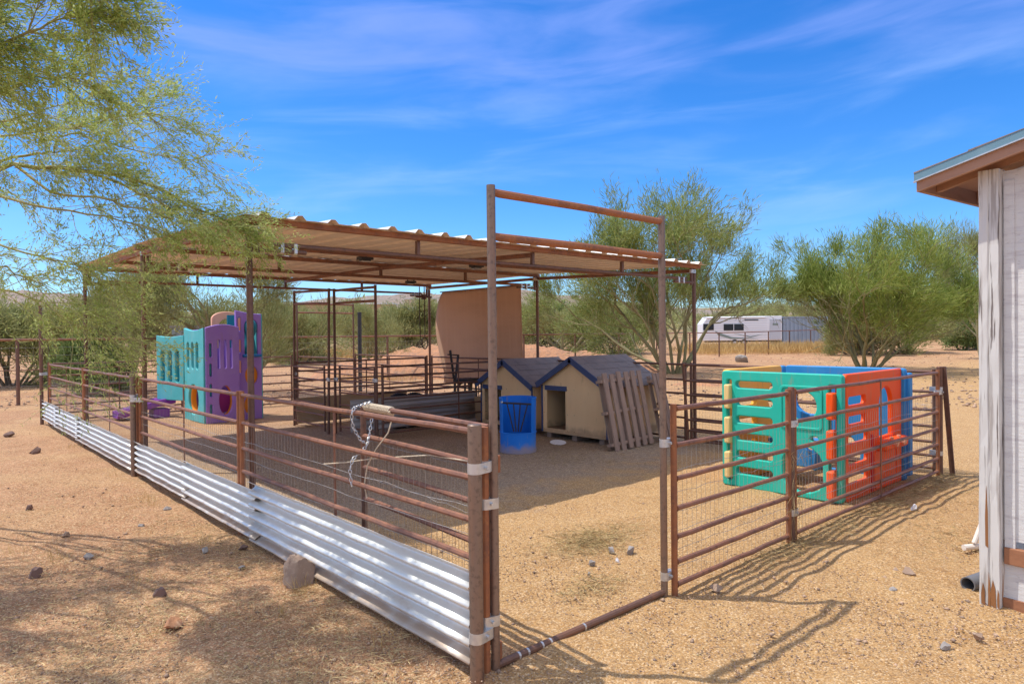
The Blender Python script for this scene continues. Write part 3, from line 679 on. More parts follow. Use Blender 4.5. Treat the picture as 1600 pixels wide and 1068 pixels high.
lo = on(link('teal_low_side', plate('teal_low_side', wavy(.86, 1.66, 1.66, -.03, base=.36), vs3((.2, .43, .66), .72, 1.36, .13), .07, .014), TEAL, tw_), (-.30, SW+.80, 0), R(-71))
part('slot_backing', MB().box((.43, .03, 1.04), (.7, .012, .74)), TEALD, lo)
pt_ = on(part('purple_tower', plate('purple_tower', wavy(.50, 2.13, 2.06, -.015), vs3((.07,), 1.72, 2.0, .05)+vs3((.07,), 1.3, 1.56, .05)+vs3((.07,), .9, 1.14, .05)+[arch(.17, 1.22, .42, 1.96), oval(.30, .86, .13, .19), oval(.24, .28, .09, .17)], .07, .014), PURP, tw_), (FW-.02, .12, 0), 0)
for z in (1.72, 1.30, .90): part('peach_lug', MB().box((.07, -.02, z+.14), (.04, .05, .24)), PEACH, pt_, bevel=.008)
part('amber_disc', MB().tube((.30, .03, .86), (.30, .06, .86), .2, 24), ORG2, pt_)
part('amber_disc', MB().tube((.24, .03, .28), (.24, .06, .28), .15, 20), ORG2, pt_)
part('teal_bubble', MB().path([(.295, .06, 1.28), (.295, .05, 1.3), (.295, .04, 1.5), (.295, .04, 1.62), (.295, .02, 1.75), (.295, .02, 1.86), (.295, .03, 1.93)], [.02, .13, .10, .08, .13, .13, .06], 18), TEALD, pt_, smooth=60)
part('blue_ledge', MB().box((.30, -.05, 1.245), (.36, .12, .055)), BLU2, pt_, bevel=.02)
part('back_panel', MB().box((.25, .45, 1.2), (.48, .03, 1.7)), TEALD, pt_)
on(part('teal_tower_side', plate('teal_tower_side', wavy(.75, 2.06, 2.02, .03), [oval(.38, .9, .16, .25)], .07, .014), TEAL, tw_), (FW+.47, .10, 0), R(90))
on(part('peach_arch', plate('peach_arch', [(0, 1.0), (.6, 1.0)]+[(.3+.3*math.cos(math.pi*i/14), 1.98+.15*math.sin(math.pi*i/14)) for i in range(15)], [arch(.13, 1.2, .47, 1.98)], .08, .014), PEACH, tw_), (.42, .92, 0), R(0))
on(part('back_wall', plate('back_wall', wavy(1.1, 1.75, 1.75, .03), [oval(.55, .5, .2, .3)], .07, .014), PURP, tw_), (0, SW+.02, 0), 0)
sdm = MB(); prof = [(-.25, .16), (-.22, .02), (.22, .02), (.25, .16)]
vs = []
path = [(0, .30), (.3, .26), (.6, .18), (.9, .09), (1.05, .06)]
for (d, z) in path:
    for (s, h) in prof: vs.append((-.05-d, SW+.75+s, z-.04+h*.9))
sdm.add(vs, [(i*4+j, i*4+j+1, (i+1)*4+j+1, (i+1)*4+j) for i in range(len(path)-1) for j in range(3)])
sld = part('slide', sdm, VIO, tw_, smooth=50); sldm = sld.modifiers.new('thick', 'SOLIDIFY'); sldm.thickness = .03
part('slide_support', MB().box((-.3, SW+.75, .09), (.3, .4, .18)), VIO, tw_, bevel=.02)

# ------------------------------------------------------------------ dog houses
TAN = M('tan_painted_plywood', (.90, .62, .33), .75, 0, [((3, 3, .7), 4, .4, .7, (.80, .53, .27), .5), ((14, 14, 3), 4, .6, .75, (.36, .25, .13), .5)], bump=((50, 50, 6), .12, .003))
NAVY = M('navy_trim_paint', (.045, .07, .17), .6, 0, [((20, 20, 4), 4, .55, .7, (.10, .12, .2), .5)])
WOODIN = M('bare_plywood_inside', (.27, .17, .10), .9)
def shingle_mat():
    mt = M('asphalt_shingles', (.27, .235, .225), .9, 0, [(5, 4, .4, .7, (.19, .175, .18), .7), (90, 3, .5, .7, (.27, .22, .19), .6)], bump=(80, .4, .004), coord='Object')
    return mt
SHING = shingle_mat()
def dog_house(label, loc, W_, D_, eave, peak, door, scale=1.0):
    """front faces -x; W_ along y, D_ along x; local origin at the front centre on the ground"""
    t = thing('dog_house', label, 'dog house', loc, 0, 'dog houses under the shelter')
    z0 = .085
    # front wall: local plate x -> world -y
    hw = W_/2; outl = [(-hw, z0), (hw, z0), (hw, eave), (0, peak-.03), (-hw, eave)]
    fr = link('front_wall', plate('front_wall', outl, [door] if door else [], .02, .001, 0), TAN, t); fr.rotation_euler = (0, 0, R(-90))
    bk = link('back_wall', plate('back_wall', outl, [], .02, .001, 0), TAN, t); bk.rotation_euler = (0, 0, R(-90)); bk.location = (D_, 0, 0)
    for s in (-1, 1): part('side_wall', MB().box((D_/2, s*(hw-.01), (z0+eave)/2), (D_-.024, .018, eave-z0-.004)), TAN, t)
    part('floor', MB().box((D_/2, 0, z0+.03), (D_-.03, W_-.05, .05)), WOODIN, t)
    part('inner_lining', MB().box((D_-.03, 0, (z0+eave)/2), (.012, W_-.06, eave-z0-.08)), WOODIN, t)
    for y in (-hw*.8, 0, hw*.8): part('skid', MB().box((D_/2, y, .04), (D_*.98, .09, .08)), WOODG, t)
    # roof: two slopes of overlapping shingle courses
    ov = .07; sl = math.atan2(peak-eave, hw); Ls = hw/math.cos(sl)+.075
    for s in (-1, 1):
        o = MB(); nc = 5; rg = random.Random(int(s+5))
        d = Vector((0, s*math.cos(sl), -math.sin(sl))); nrm = Vector((0, s*math.sin(sl), math.cos(sl)))
        base = Vector((0, 0, peak+.012))
        ax = -ov; 
        deck = MB().prism([tuple(base+Vector((-ov, 0, 0))), tuple(base+d*Ls+Vector((-ov, 0, 0))), tuple(base+d*Ls+Vector((-ov, 0, 0))-nrm*.02), tuple(base+Vector((-ov, 0, 0))-nrm*.02)], (D_+2*ov, 0, 0))
        rf = part('roof_slope', deck, WOODG, t)
        for k in range(nc):
            a, b = Ls*k/nc-.0, Ls*(k+1)/nc+.03
            x = -ov-.01-(k % 2)*.11
            while x < D_+ov:
                x1 = min(x+.235, D_+ov+.01); xs = max(x, -ov-.01)
                if x1-xs > .03:
                    lift0, lift1 = .004+.012, .004+.004+rg.uniform(0, .004)
                    p = [base+d*b+Vector((xs+.003, 0, 0))+nrm*(lift0), base+d*b+Vector((x1-.003, 0, 0))+nrm*(lift0+rg.uniform(0, .003)), base+d*a+Vector((x1-.003, 0, 0))+nrm*lift1, base+d*a+Vector((xs+.003, 0, 0))+nrm*lift1]
                    o.add(p+[q_-nrm*.006 for q_ in p], [(0, 1, 2, 3), (7, 6, 5, 4), (0, 4, 5, 1), (1, 5, 6, 2), (2, 6, 7, 3), (3, 7, 4, 0)])
                x += .235
        part('shingles', o, SHING, rf, smooth=0)
        part('gable_trim', MB().bar(base+Vector((-ov-.012, 0, 0))-nrm*.03, base+d*Ls+Vector((-ov-.012, 0, 0))-nrm*.03, .02, .085, tuple(nrm)), NAVY, t)
        part('corner_trim', MB().box((-.014, s*(hw-.012), (z0+eave)/2-.02), (.012, .03, eave-z0-.05)), NAVY, t)
    part('ridge_cap', MB().prism([(-ov-.01, -.07, peak-.02), (-ov-.01, 0, peak+.032), (-ov-.01, .07, peak-.02), (-ov-.01, .06, peak-.04), (-ov-.01, 0, peak+.015), (-ov-.01, -.06, peak-.04)], (D_+2*ov+.02, 0, 0)), SHING, t)
    if door:
        dx0 = min(p[0] for p in door); dx1 = max(p[0] for p in door); dz = max(p[1] for p in door)
        part('door_header', MB().box((-.016, -(dx0+dx1)/2, dz+.035), (.014, dx1-dx0+.06, .07)), NAVY, t)
    nl = MB(); [nl.tube((-.0125, y, z), (-.009, y, z), .005, 6) for z in (z0+.05, z0+.3, eave-.1) for y in (-hw+.05, -.02, .12, hw-.05) if not (door and y > -max(p[0] for p in door)-.03 and y < hw-.08)]
    part('nail_heads', nl, DARKMET, t, smooth=0)
    part('bottom_trim', MB().box((-.016, 0, z0+.02), (.012, W_-.1, .04)), TAN, t)
    return t
WOODG = M('weathered_grey_wood', (.30, .22, .17), .9, 0, [((3, 3, 25), 4, .4, .7, (.20, .15, .12), .6), (12, 4, .55, .75, (.40, .30, .22), .5)], bump=((6, 6, 60), .25, .004))
dog_house('right dog house, nearer the pallet, with an open doorway on its left', (5.40, 4.50, 0), 1.34, 1.18, .86, 1.24, [(-.56, .15), (-.16, .15), (-.16, .74), (-.56, .74)])
dog_house('left dog house, partly hidden behind the blue feeder', (5.42, 6.05, 0), 1.30, 1.18, .80, 1.17, [(-.56, .15), (-.12, .15), (-.12, .68), (-.56, .68)])

# pallets leaning on the right dog house
PALW = M('pallet_wood', (.36, .25, .19), .9, 0, [((12, 12, 2.5), 4, .4, .7, (.25, .175, .14), .7), (9, 3, .58, .75, (.45, .34, .26), .5)], bump=((60, 60, 8), .3, .004))
def pallet(label, loc, rx, rz, n=6, w=1.0, h=1.05, only=None):
    t = thing('pallet', label, 'pallet', loc, rz, 'wooden pallets leaning by the right dog house'); t.rotation_euler = (rx, R(-1.5), rz)
    rg = random.Random(n)
    for i in range(n):
        x = w*(i+.5)/n; part('slat', MB().box((x+rg.uniform(-.01, .01), 0, h/2+rg.uniform(-.015, .015)), (.095, .018, h), Matrix.Rotation(rg.uniform(-.015, .015), 3, 'Y')), PALW, t)
    for z in (.1, h/2, h-.1): part('stringer', MB().box((w/2, .055, z), (w, .088, .04)), PALW, t)
    for i in range(0, n, 2): x = w*(i+.5)/n; part('back_slat', MB().box((x+.04, .11, h/2), (.095, .018, h-.04)), PALW, t)
    return t
pallet('pallet leaning on the side of the right dog house, slats upright, nearest the doorway', (5.03, 3.42, 0), R(-11), R(4), n=6, w=1.0, h=1.07)
pallet('narrow pallet standing upright at the back corner of the right dog house', (6.14, 3.36, 0), R(-12), R(12), n=3, w=.36, h=1.03)

# blue barrel feeder
BARB = plast('feeder_blue_plastic', (.012, .19, .72), (.04, .27, .76))
splash(BARB, .02, .16, (.40, .30, .22)); splash(TAN, .10, .26, (.40, .27, .16))
fd = thing('barrel_feeder', 'bright blue cut-away barrel feeder with a black hay rack', 'feeder', (4.21, 4.44, 0))
def arcwall(r_, a0, a1, z0, z1, th, n=30, taper=0):
    o = MB(); vs = []
    for i in range(n+1):
        a = a0+(a1-a0)*i/n
        for rr, z in ((r_, z0), (r_*(1+taper), z1), ((r_*(1+taper))-th, z1), (r_-th, z0)): vs.append((rr*math.cos(a), rr*math.sin(a), z))
    fs = []
    for i in range(n):
        for j in range(4): fs.append((i*4+j, i*4+(j+1) % 4, (i+1)*4+(j+1) % 4, (i+1)*4+j))
    if abs(a1-a0) < 2*math.pi-.01: fs += [(0, 1, 2, 3), (n*4+3, n*4+2, n*4+1, n*4)]
    return o.add(vs, fs)
FA = R(228)      # direction the opening faces
part('base', arcwall(.252, 0, 2*math.pi, .0, .055, .02), BARB, fd); part('bottom_disc', MB().tube((0, 0, .01), (0, 0, .03), .235, 30), BARB, fd)
part('drum', arcwall(.247, 0, 2*math.pi, .055, .27, .012), BARB, fd)
part('lip', MB().path([((.249)*math.cos(a), .249*math.sin(a), .272) for a in [2*math.pi*i/36 for i in range(37)]], .009, 6, False), BARB, fd)
part('back_wall', arcwall(.247, FA+R(48), FA+R(360-58), .27, .74, .012, taper=.03), BARB, fd)
part('rim', MB().path([((.25)*math.cos(a), .25*math.sin(a), .735) for a in [FA+R(48)+(R(254))*i/30 for i in range(31)]], .012, 6), BARB, fd)
rk = MB(); e0 = FA+R(48); e1 = FA-R(58); A_ = Vector((.24*math.cos(e0), .24*math.sin(e0), .66)); B_ = Vector((.24*math.cos(e1), .24*math.sin(e1), .68))
part('rack_bar', MB().tube(A_, B_, .013, 8), BLACK, fd)
for k in (.12, .38, .62, .86):
    p = A_.lerp(B_, k); q_ = A_.lerp(B_, .35+.3*k); part('rack_rod', MB().tube(p, (q_.x*1.05, q_.y*1.05, .29), .009, 6), BLACK, fd)
part('bolt', MB().tube((B_.x*1.03, B_.y*1.03, .69), (B_.x*1.1, B_.y*1.1, .69), .014, 8), GALV, fd)

# spare panel leaning at the right side, T post
sp_ = make_panel(2.7, 'loose fence panel leaning against the right side fence, behind the green cube', group=None, mat=RUSTD, postmat=RUSTD, wire=False)
sp_.location = (6.3, .4, .02); sp_.rotation_euler = (R(-6), R(0), R(90))
tag(part('steel_bar', MB().bar((6.60, -.12, -.05), (6.50, -.06, 1.2), .05, .02, (1, 0, 0)), RUSTD, None), 'flat rusty steel bar leaning on the right front corner post', 'bar')

# ------------------------------------------------------------------ shed at the right edge
WHITEW = M('peeling_white_painted_wood', (.66, .65, .62), .8, 0, [((22, 22, 1.2), 5, .50, .62, (.34, .30, .27), .8), ((40, 40, 1.6), 4, .60, .66, (.12, .09, .08), .9), ((10, 10, .6), 4, .62, .68, (.32, .13, .04), .9)], bump=((50, 50, 3), .5, .006))
SIDING = M('rough_white_plywood', (.68, .68, .67), .85, 0, [((4, 4, 30), 5, .5, .7, (.52, .50, .51), .7), ((30, 30, 90), 3, .58, .72, (.4, .38, .38), .5)], bump=((14, 14, 70), .5, .006))
BROWNW = M('brown_stained_wood', (.36, .16, .08), .7, 0, [((3, 14, 30), 4, .4, .7, (.26, .11, .055), .7)], bump=((10, 30, 60), .2, .003))
SOFF = M('brown_fascia', (.40, .225, .15), .75, 0, [((3, 3, 12), 4, .45, .7, (.25, .13, .085), .5)])
DRIP = M('blue_grey_drip_edge', (.17, .30, .36), .45, .3, [(4, 3, .5, .7, (.25, .38, .43), .5)])
shed = thing('shed', 'white board shed with a weathered corner post and brown eaves at the right edge', 'shed', (2.62, -1.40, 0), R(-6))
# local frame: wall faces -x and runs towards -y, side wall faces +y and runs towards +x
pm = MB(); nseg = 24
rg = random.Random(4); vs = []
for i in range(nseg+1):
    z = -.05+2.57*i/nseg; j = .004
    prof = [(-.05, -.05), (-.006, -.05), (.0, -.038), (.006, -.05), (.05, -.05), (.05, .05), (-.05, .05), (-.05, .008), (-.041, .0), (-.05, -.008)]
    for k, (x, y) in enumerate(prof): vs.append((x+rg.uniform(-.0025, .0025), y+rg.uniform(-.0025, .0025), z))
n = 10; pm.add(vs, [(i*n+k, i*n+(k+1) % n, (i+1)*n+(k+1) % n, (i+1)*n+k) for i in range(nseg) for k in range(n)]+[tuple(range(n)), tuple(nseg*n+k for k in range(n))])
cpst = part('corner_post', pm, WHITEW, shed, smooth=0)
RUSTST = M('bare_brown_wood', (.30, .13, .045), .85, 0, [((30, 30, 4), 4, .45, .7, (.16, .07, .03), .7)])
for (yy, z0, z1, wd) in ((.012, .34, .70, .016), (-.02, .0, .16, .03), (.03, .0, .13, .022), (-.045, .0, .11, .012), (.0, .0, .2, .012)):
    part('bare_patch', MB().prism([(-.0535, yy-wd*.5, z0), (-.0535, yy+wd*.4, z0+.01), (-.0535, yy+wd*.5, (z0+z1)/2), (-.0535, yy+.002, z1), (-.0535, yy-wd*.35, (z0+z1)/2+.03)], (.003, 0, 0)), RUSTST, cpst, smooth=0)
wall = MB().box((.03, -1.76, 1.45), (.03, 3.42, 2.12)); part('front_wall', wall, SIDING, shed)
part('lower_wall', MB().box((.036, -1.76, .155), (.03, 3.42, .20)), SIDING, shed)
part('gable', MB().prism([(.036, -.05, 2.505), (.036, -3.4, 2.505), (.036, -3.4, 3.2)], (.02, 0, 0)), SIDING, shed)
part('batten', MB().box((.008, -.085, 1.40), (.014, .05, 2.1)), SIDING, shed)
part('trim_board', MB().box((.006, -1.75, .305), (.04, 3.38, .095)), BROWNW, shed, bevel=.004)
part('sill_plate', MB().box((.028, -1.76, .025), (.05, 3.42, .06)), BROWNW, shed)
part('side_wall', MB().box((1.9, .03, 1.27), (3.7, .03, 2.48)), SIDING, shed)
sr = .24; ang = math.atan(sr)
ry = lambda y: 2.545+(-y+.33)*sr
x0_, x1_ = -.18, 3.9; ye, yr = .33, -3.3
roof = part('roof', MB().prism([(x0_, ye, ry(ye)-.02), (x0_, yr, ry(yr)-.02), (x0_, yr, ry(yr)), (x0_, ye, ry(ye))], (x1_-x0_, 0, 0)), SHING, shed)
for k in range(12):
    ya = ye-.02-k*.29; yb = ya-.30
    part('shingle_course', MB().prism([(x0_-.015, ya+.03, ry(ya+.03)+.012), (x0_-.015, yb, ry(yb)+.004), (x0_-.015, yb, ry(yb)+.001), (x0_-.015, ya+.03, ry(ya+.03)+.003)], (x1_-x0_, 0, 0)), SHING, roof)
part('drip_edge', MB().prism([(x0_-.012, ye+.01, ry(ye)-.045), (x0_-.012, yr, ry(yr)-.045), (x0_-.012, yr, ry(yr)+.0), (x0_-.012, ye+.01, ry(ye)+.0)], (.010, 0, 0)), DRIP, shed)
part('drip_lip', MB().prism([(x0_-.018, ye+.012, ry(ye)-.053), (x0_-.018, yr, ry(yr)-.053), (x0_-.018, yr, ry(yr)-.046), (x0_-.018, ye+.012, ry(ye)-.046)], (.018, 0, 0)), GALV, shed)
part('rake_board', MB().prism([(x0_, ye, ry(ye)-.108), (x0_, yr, ry(yr)-.108), (x0_, yr, ry(yr)-.022), (x0_, ye, ry(ye)-.022)], (.03, 0, 0)), SOFF, shed)
part('eave_board', MB().prism([(x0_+.031, ye, ry(ye)-.108), (x0_+.031, ye-.028, ry(ye)-.108), (x0_+.031, ye-.028, ry(ye)-.022), (x0_+.031, ye, ry(ye)-.022)], (x1_-x0_-.04, 0, 0)), SOFF, shed)
for x in (.02, .62, 1.22, 1.82): part('rafter', MB().prism([(x, ye-.03, ry(ye-.03)-.1), (x, -.6, ry(-.6)-.1), (x, -.6, ry(-.6)-.022), (x, ye-.03, ry(ye-.03)-.022)], (.04, 0, 0)), SOFF, shed)
part('soffit_deck', MB().prism([(x0_+.032, ye-.03, ry(ye-.03)-.03), (x0_+.032, yr, ry(yr)-.03), (x0_+.032, yr, ry(yr)-.023), (x0_+.032, ye-.03, ry(ye-.03)-.023)], (x1_-x0_-.05, 0, 0)), SOFF, shed)
WHP = M('white_pvc', (.78, .72, .66), .5, 0, [(14, 3, .5, .7, (.6, .45, .35), .6)])
t = thing('white_pipe_stand', 'white plastic pipe pieces lying against the side of the shed', 'pipe', (3.68, -1.05, 0))
part('pipe', MB().tube((-.08, .05, .03), (.35, -.22, .035), .022, 10), WHP, t); part('pipe', MB().tube((-.02, .0, .06), (.20, -.10, .5), .018, 10), WHP, t); part('pipe', MB().tube((.0, -.05, .03), (.4, -.1, .03), .02, 10), WHP, t)
bp_ = MB(); 
ax0 = at(1512, 921); ax1 = Vector((ax0.x+.62, ax0.y-.16, 0)); 
ring = MB(); ra, rb = .045, .038
P0_, P1_ = Vector((ax0.x, ax0.y, .035)), Vector((ax1.x, ax1.y, .05)); dd = (P1_-P0_).normalized(); s_ = dd.cross(Vector((0, 0, 1))).normalized(); u_ = s_.cross(dd); vs = []
for rr, P_ in ((ra, P0_), (ra, P1_), (rb, P1_), (rb, P0_)):
    for i in range(16): a = 2*math.pi*i/16; vs.append(P_+s_*(rr*math.cos(a))+u_*(rr*math.sin(a)))
ring.add(vs, [(k*16+i, k*16+(i+1) % 16, ((k+1) % 4)*16+(i+1) % 16, ((k+1) % 4)*16+i) for k in range(4) for i in range(16)])
tag(part('drain_pipe', ring, M('grey_pipe', (.16, .16, .17), .6), None), 'open grey drain pipe on the ground beside the shed corner post', 'pipe')

# ------------------------------------------------------------------ perimeter fence beyond the pen
def perimeter():
    t = thing('perimeter_fence', 'long rusty pipe and wire perimeter fence crossing the desert behind the pen', 'fence', (0, 0, 0))
    line = [(-26, 17.0), (0.05, 18.15), (26, 20.4), (47.5, 21.6), (100, 24.5)]
    pts = []
    for (a, b) in zip(line[:-1], line[1:]):
        a, b = Vector(a), Vector(b); n = max(1, round((b-a).length/3.9))
        for i in range(n): pts.append(a+(b-a)*i/n)
    pts.append(Vector(line[-1]))
    for p in pts: part('post', MB().tube((p.x, p.y, T(p.x, p.y)-.1), (p.x, p.y, T(p.x, p.y)+1.58), .042, 8), RUSTD, t)
    part('top_rail', MB().path([(p.x, p.y, T(p.x, p.y)+1.6) for p in pts], .03, 8), RUST, t)
    part('mid_rail', MB().path([(p.x, p.y, T(p.x, p.y)+.85) for p in pts[:10]], .012, 6), RUSTD, t)
    w = MB()
    for z in (.2, .45, .7, .95, 1.2, 1.4): w.path([(p.x, p.y-.03, T(p.x, p.y)+z) for p in pts], .0022, 3, False)
    for a, b in zip(pts[3:16], pts[4:17]):
        k = int((b-a).length/.16)
        for i in range(k): p = a+(b-a)*i/k; w.tube((p.x, p.y-.03, .05), (p.x, p.y-.03, 1.45), .0016, 3, False)
    part('wire_mesh', w, WIRE, t, smooth=0)
perimeter()

# ------------------------------------------------------------------ trees
def norm(v): return v/np.linalg.norm(v)
class Tree:
    def __init__(s, seed): s.rg = np.random.default_rng(seed); s.mb = MB(); s.tw = []   # twigs: list of (points, radius)
    def grow(s, p, d, L, r, lvl, maxl, wig=.16, trop=.06, kids=(4, 4, 4), ang=(25, 60), ratio=.62, thick=1.0, seg=6, grav=0.0):
        rg = s.rg; n = seg if lvl < maxl else 4; pts = [p.copy()]; rad = [r]; d = norm(d)
        dirs = []
        for i in range(n):
            d = norm(d+rg.normal(0, wig, 3)+np.array([0, 0, trop-grav*(lvl >= 2)])); p = p+d*L/n
            pts.append(p.copy()); rad.append(r*(1-.62*(i+1)/n)); dirs.append(d.copy())
        if lvl < maxl: s.mb.path([Vector(q) for q in pts], rad, 6 if lvl == 0 else 5 if lvl == 1 else 4, False)
        else: s.tw.append(np.array(pts)); return
        for k in range(kids[min(lvl, len(kids)-1)]):
            f = rg.uniform(.28, 1.0) if k else 1.0
            x = f*n; i = min(int(x), n-1); q = pts[i]+(pts[i+1]-pts[i])*(x-i); dd = dirs[i]
            a = R(rg.uniform(*ang)); ax = norm(np.cross(dd, rg.normal(0, 1, 3))); c, sn = math.cos(a), math.sin(a)
            nd = dd*c+np.cross(ax, dd)*sn
            s.grow(q, nd, L*ratio*rg.uniform(.75, 1.15)*(1.12-.35*f), rad[i]*.62, lvl+1, maxl, wig, trop, kids, ang, ratio, thick, seg, grav)
def blades(tw, per, ln, wd, rg, spread=.8, upb=.15, out=.02):
    """leaf-sized quads along twigs"""
    P = []; D = []
    for t in tw:
        k = len(t)-1; f = rg.uniform(.1, 1, per)*k; i = np.minimum(f.astype(int), k-1); fr = (f-i)[:, None]
        p = t[i]+(t[i+1]-t[i])*fr; d = t[i+1]-t[i]; d /= np.linalg.norm(d, axis=1)[:, None]+1e-9
        P.append(p+rg.normal(0, out, p.shape)); D.append(d)
    P = np.concatenate(P); D = np.concatenate(D); D = D+rg.normal(0, spread, D.shape); D[:, 2] += upb; D /= np.linalg.norm(D, axis=1)[:, None]
    S = np.cross(D, rg.normal(0, 1, D.shape)); S /= np.linalg.norm(S, axis=1)[:, None]+1e-9
    l = rg.uniform(ln*.6, ln*1.35, len(P))[:, None]; w = (rg.uniform(wd*.7, wd*1.3, len(P))/2)[:, None]
    V = np.stack([P-S*w*.4, P+D*l*.5-S*w, P+D*l, P+D*l*.5+S*w], 1)
    return V.reshape(-1, 3)
def quadmesh(name, V, rg, xf=None):
    n = len(V)//4; me = bpy.data.meshes.new(name)
    me.vertices.add(n*4); me.vertices.foreach_set('co', V.astype(np.float32).ravel())
    me.loops.add(n*4); me.loops.foreach_set('vertex_index', np.arange(n*4, dtype=np.int32))
    me.polygons.add(n); me.polygons.foreach_set('loop_start', np.arange(0, n*4, 4, dtype=np.int32)); me.polygons.foreach_set('loop_total', np.full(n, 4, dtype=np.int32))
    a = me.attributes.new('tint', 'FLOAT', 'FACE'); 
    a.data.foreach_set('value', rg.random(n).astype(np.float32))
    me.update(); me.validate(); return me
BARK = M('green_bark', (.26, .235, .11), .8, 0, [((8, 8, 2), 4, .4, .7, (.18, .15, .08), .7), (14, 3, .55, .75, (.33, .31, .17), .5)], bump=(30, .3, .01))
BARKD = M('grey_bark', (.17, .135, .09), .85, 0, [((8, 8, 2), 4, .4, .7, (.12, .09, .065), .7)], bump=(30, .3, .01))
LEAF_A = M('palo_verde_leaves', (.15, .225, .03), .6, 0, rand=(.40, .46, .13), trans=.33, spec=.2)
LEAF_M = M('pale_palo_verde_leaves', (.16, .215, .045), .65, 0, rand=(.38, .43, .15), trans=.3, spec=.2)
LEAF_B = M('olive_twigs', (.22, .24, .08), .7, 0, rand=(.42, .42, .18), trans=.3, spec=.15)
LEAF_C = M('dark_green_leaves', (.11, .165, .05), .65, 0, rand=(.24, .31, .10), trans=.3, spec=.2)
LEAF_N = M('near_palo_verde_leaves', (.29, .39, .075), .55, 0, rand=(.62, .68, .24), trans=.45, spec=.25)

def make_tree(H, Wd, seed, stems=6, kids=(5, 5, 5), lean=(15, 50), leaf=None, bark=None, per=26, ln=.22, wd=.03, spread=.45, upb=.25, wig=.15, trop=.07, r0=.09, crown_base=0.0, grav=0.0, sc_out=.13, ratio=.68, trim=()):
    T_ = Tree(seed); rg = T_.rg
    for k in range(stems):
        a = 2*math.pi*(k+rg.uniform(-.3, .3))/stems; th = R(rg.uniform(*lean)); d = np.array([math.cos(a)*math.sin(th), math.sin(a)*math.sin(th), math.cos(th)])
        T_.grow(np.array([.12*math.cos(a), .12*math.sin(a), -.1]), d, H*rg.uniform(.38, .52), r0*rg.uniform(.7, 1.1), 0, 3, wig, trop, kids, (16, 55), ratio, grav=grav)
    V = blades(T_.tw, per, ln, wd, rg, spread, upb, sc_out)
    zq = np.quantile(V[:, 2], .995); rq = np.quantile(np.hypot(V[:, 0], V[:, 1]), .97)
    S = np.array([Wd/2/rq, Wd/2/rq, H/zq])
    V = V*S; T_.mb.v = [tuple(np.array(v)*S) for v in T_.mb.v]
    keep = np.ones(len(V)//4, bool); c = V.reshape(-1, 4, 3)[:, 0]; keep &= c[:, 2] > crown_base*H
    for (rz, zmax, side, dist) in trim:     # bare lower limbs on one side, as seen from the pen
        rx, ryy = rt.x*math.cos(rz)+rt.y*math.sin(rz), -rt.x*math.sin(rz)+rt.y*math.cos(rz)
        keep &= ~((c[:, 2] < zmax+rg.normal(0, .12, len(c))) & (side*(c[:, 0]*rx+c[:, 1]*ryy) > dist))
    V = V.reshape(-1, 4, 3)[keep].reshape(-1, 3)
    tw = MB()
    for t in T_.tw[::1]: tw.path([Vector(q*S) for q in t[::2]], [.007, .003], 3, False) if len(t[::2]) == 2 else tw.path([Vector(q*S) for q in t[::2]], [.008, .006, .003][:len(t[::2])], 3, False)
    T_.mb.add(tw.v, tw.f)
    tm = T_.mb.mesh('trunk', 60); tm.materials.append(bark or BARK)
    cm = quadmesh('crown', V, rg); cm.materials.append(leaf or LEAF_A)
    return tm, cm
def plant_tree(name, label, cat, loc, meshes, rz=0, sc=(1, 1, 1), group=None):
    t = thing(name, label, cat, loc, rz, group); t.scale = sc
    link('trunk', meshes[0], None, t); link('crown', meshes[1], None, t); return t
mA = make_tree(7.4, 9.6, 11, leaf=LEAF_M, stems=11, kids=(4, 5, 6), lean=(8, 62), per=44, ln=.24, wd=.019, r0=.07, crown_base=.1, spread=.4, wig=.17, trim=((.4, 3.1, 1, .2),))
mB = make_tree(5.9, 8.2, 23, stems=12, kids=(4, 5, 6), lean=(12, 70), per=44, ln=.22, wd=.018, r0=.055, crown_base=.14, spread=.35, wig=.17, trim=((1.1, 3.1, -1, .9), (1.1, 2.0, 1, 1.6), (1.1, 9, -1, 3.3)))
mC = make_tree(5.0, 6.5, 31, stems=5, kids=(4, 5, 4), lean=(12, 45), per=60, ln=.2, wd=.015, leaf=LEAF_B, r0=.10, crown_base=.2, spread=.4)
mD = make_tree(3.0, 4.4, 47, stems=9, kids=(4, 4, 4), lean=(10, 60), per=50, ln=.18, wd=.022, leaf=LEAF_B, bark=BARKD, r0=.04, spread=.5)
mE = make_tree(2.2, 3.0, 53, stems=9, kids=(4, 4, 4), lean=(10, 65), per=28, ln=.16, wd=.04, leaf=LEAF_C, bark=BARKD, r0=.04, spread=.7)
def gp_(px, D):
    x, y = fardir(px, D); return (x, y, T(x, y))
TG = 'palo verde trees behind the pen'
plant_tree('palo_verde_tree', 'tallest palo verde tree behind the pen, right of the shelter, with pale leaning limbs', 'tree', gp_(1052, 27), mA, .4, (1.24, 1.24, .95), TG)
plant_tree('palo_verde_tree', 'broad bushy green palo verde tree behind the play cube, in front of the trailer', 'tree', gp_(1352, 27.5), mB, 1.1, (1.08, 1.08, .97), TG)
plant_tree('palo_verde_tree', 'olive palo verde tree behind the purple climbing tower', 'tree', gp_(345, 19.5), mC, 2.0, (.95, .95, .80), TG)
plant_tree('desert_tree', 'light green tree rising beside the shed post', 'tree', gp_(1540, 36), mC, .3, (1.2, 1.2, 1.42))
plant_tree('palo_verde_tree', 'palo verde tree behind the middle of the perimeter fence, seen through the inner arches', 'tree', gp_(580, 34), mC, 1.0, (.95, .95, .66), TG)
plant_tree('palo_verde_tree', 'feathery tree left of the tall far corner post, beyond the fence', 'tree', gp_(190, 21), mC, 4.2, (1.05, 1.05, .92), TG)
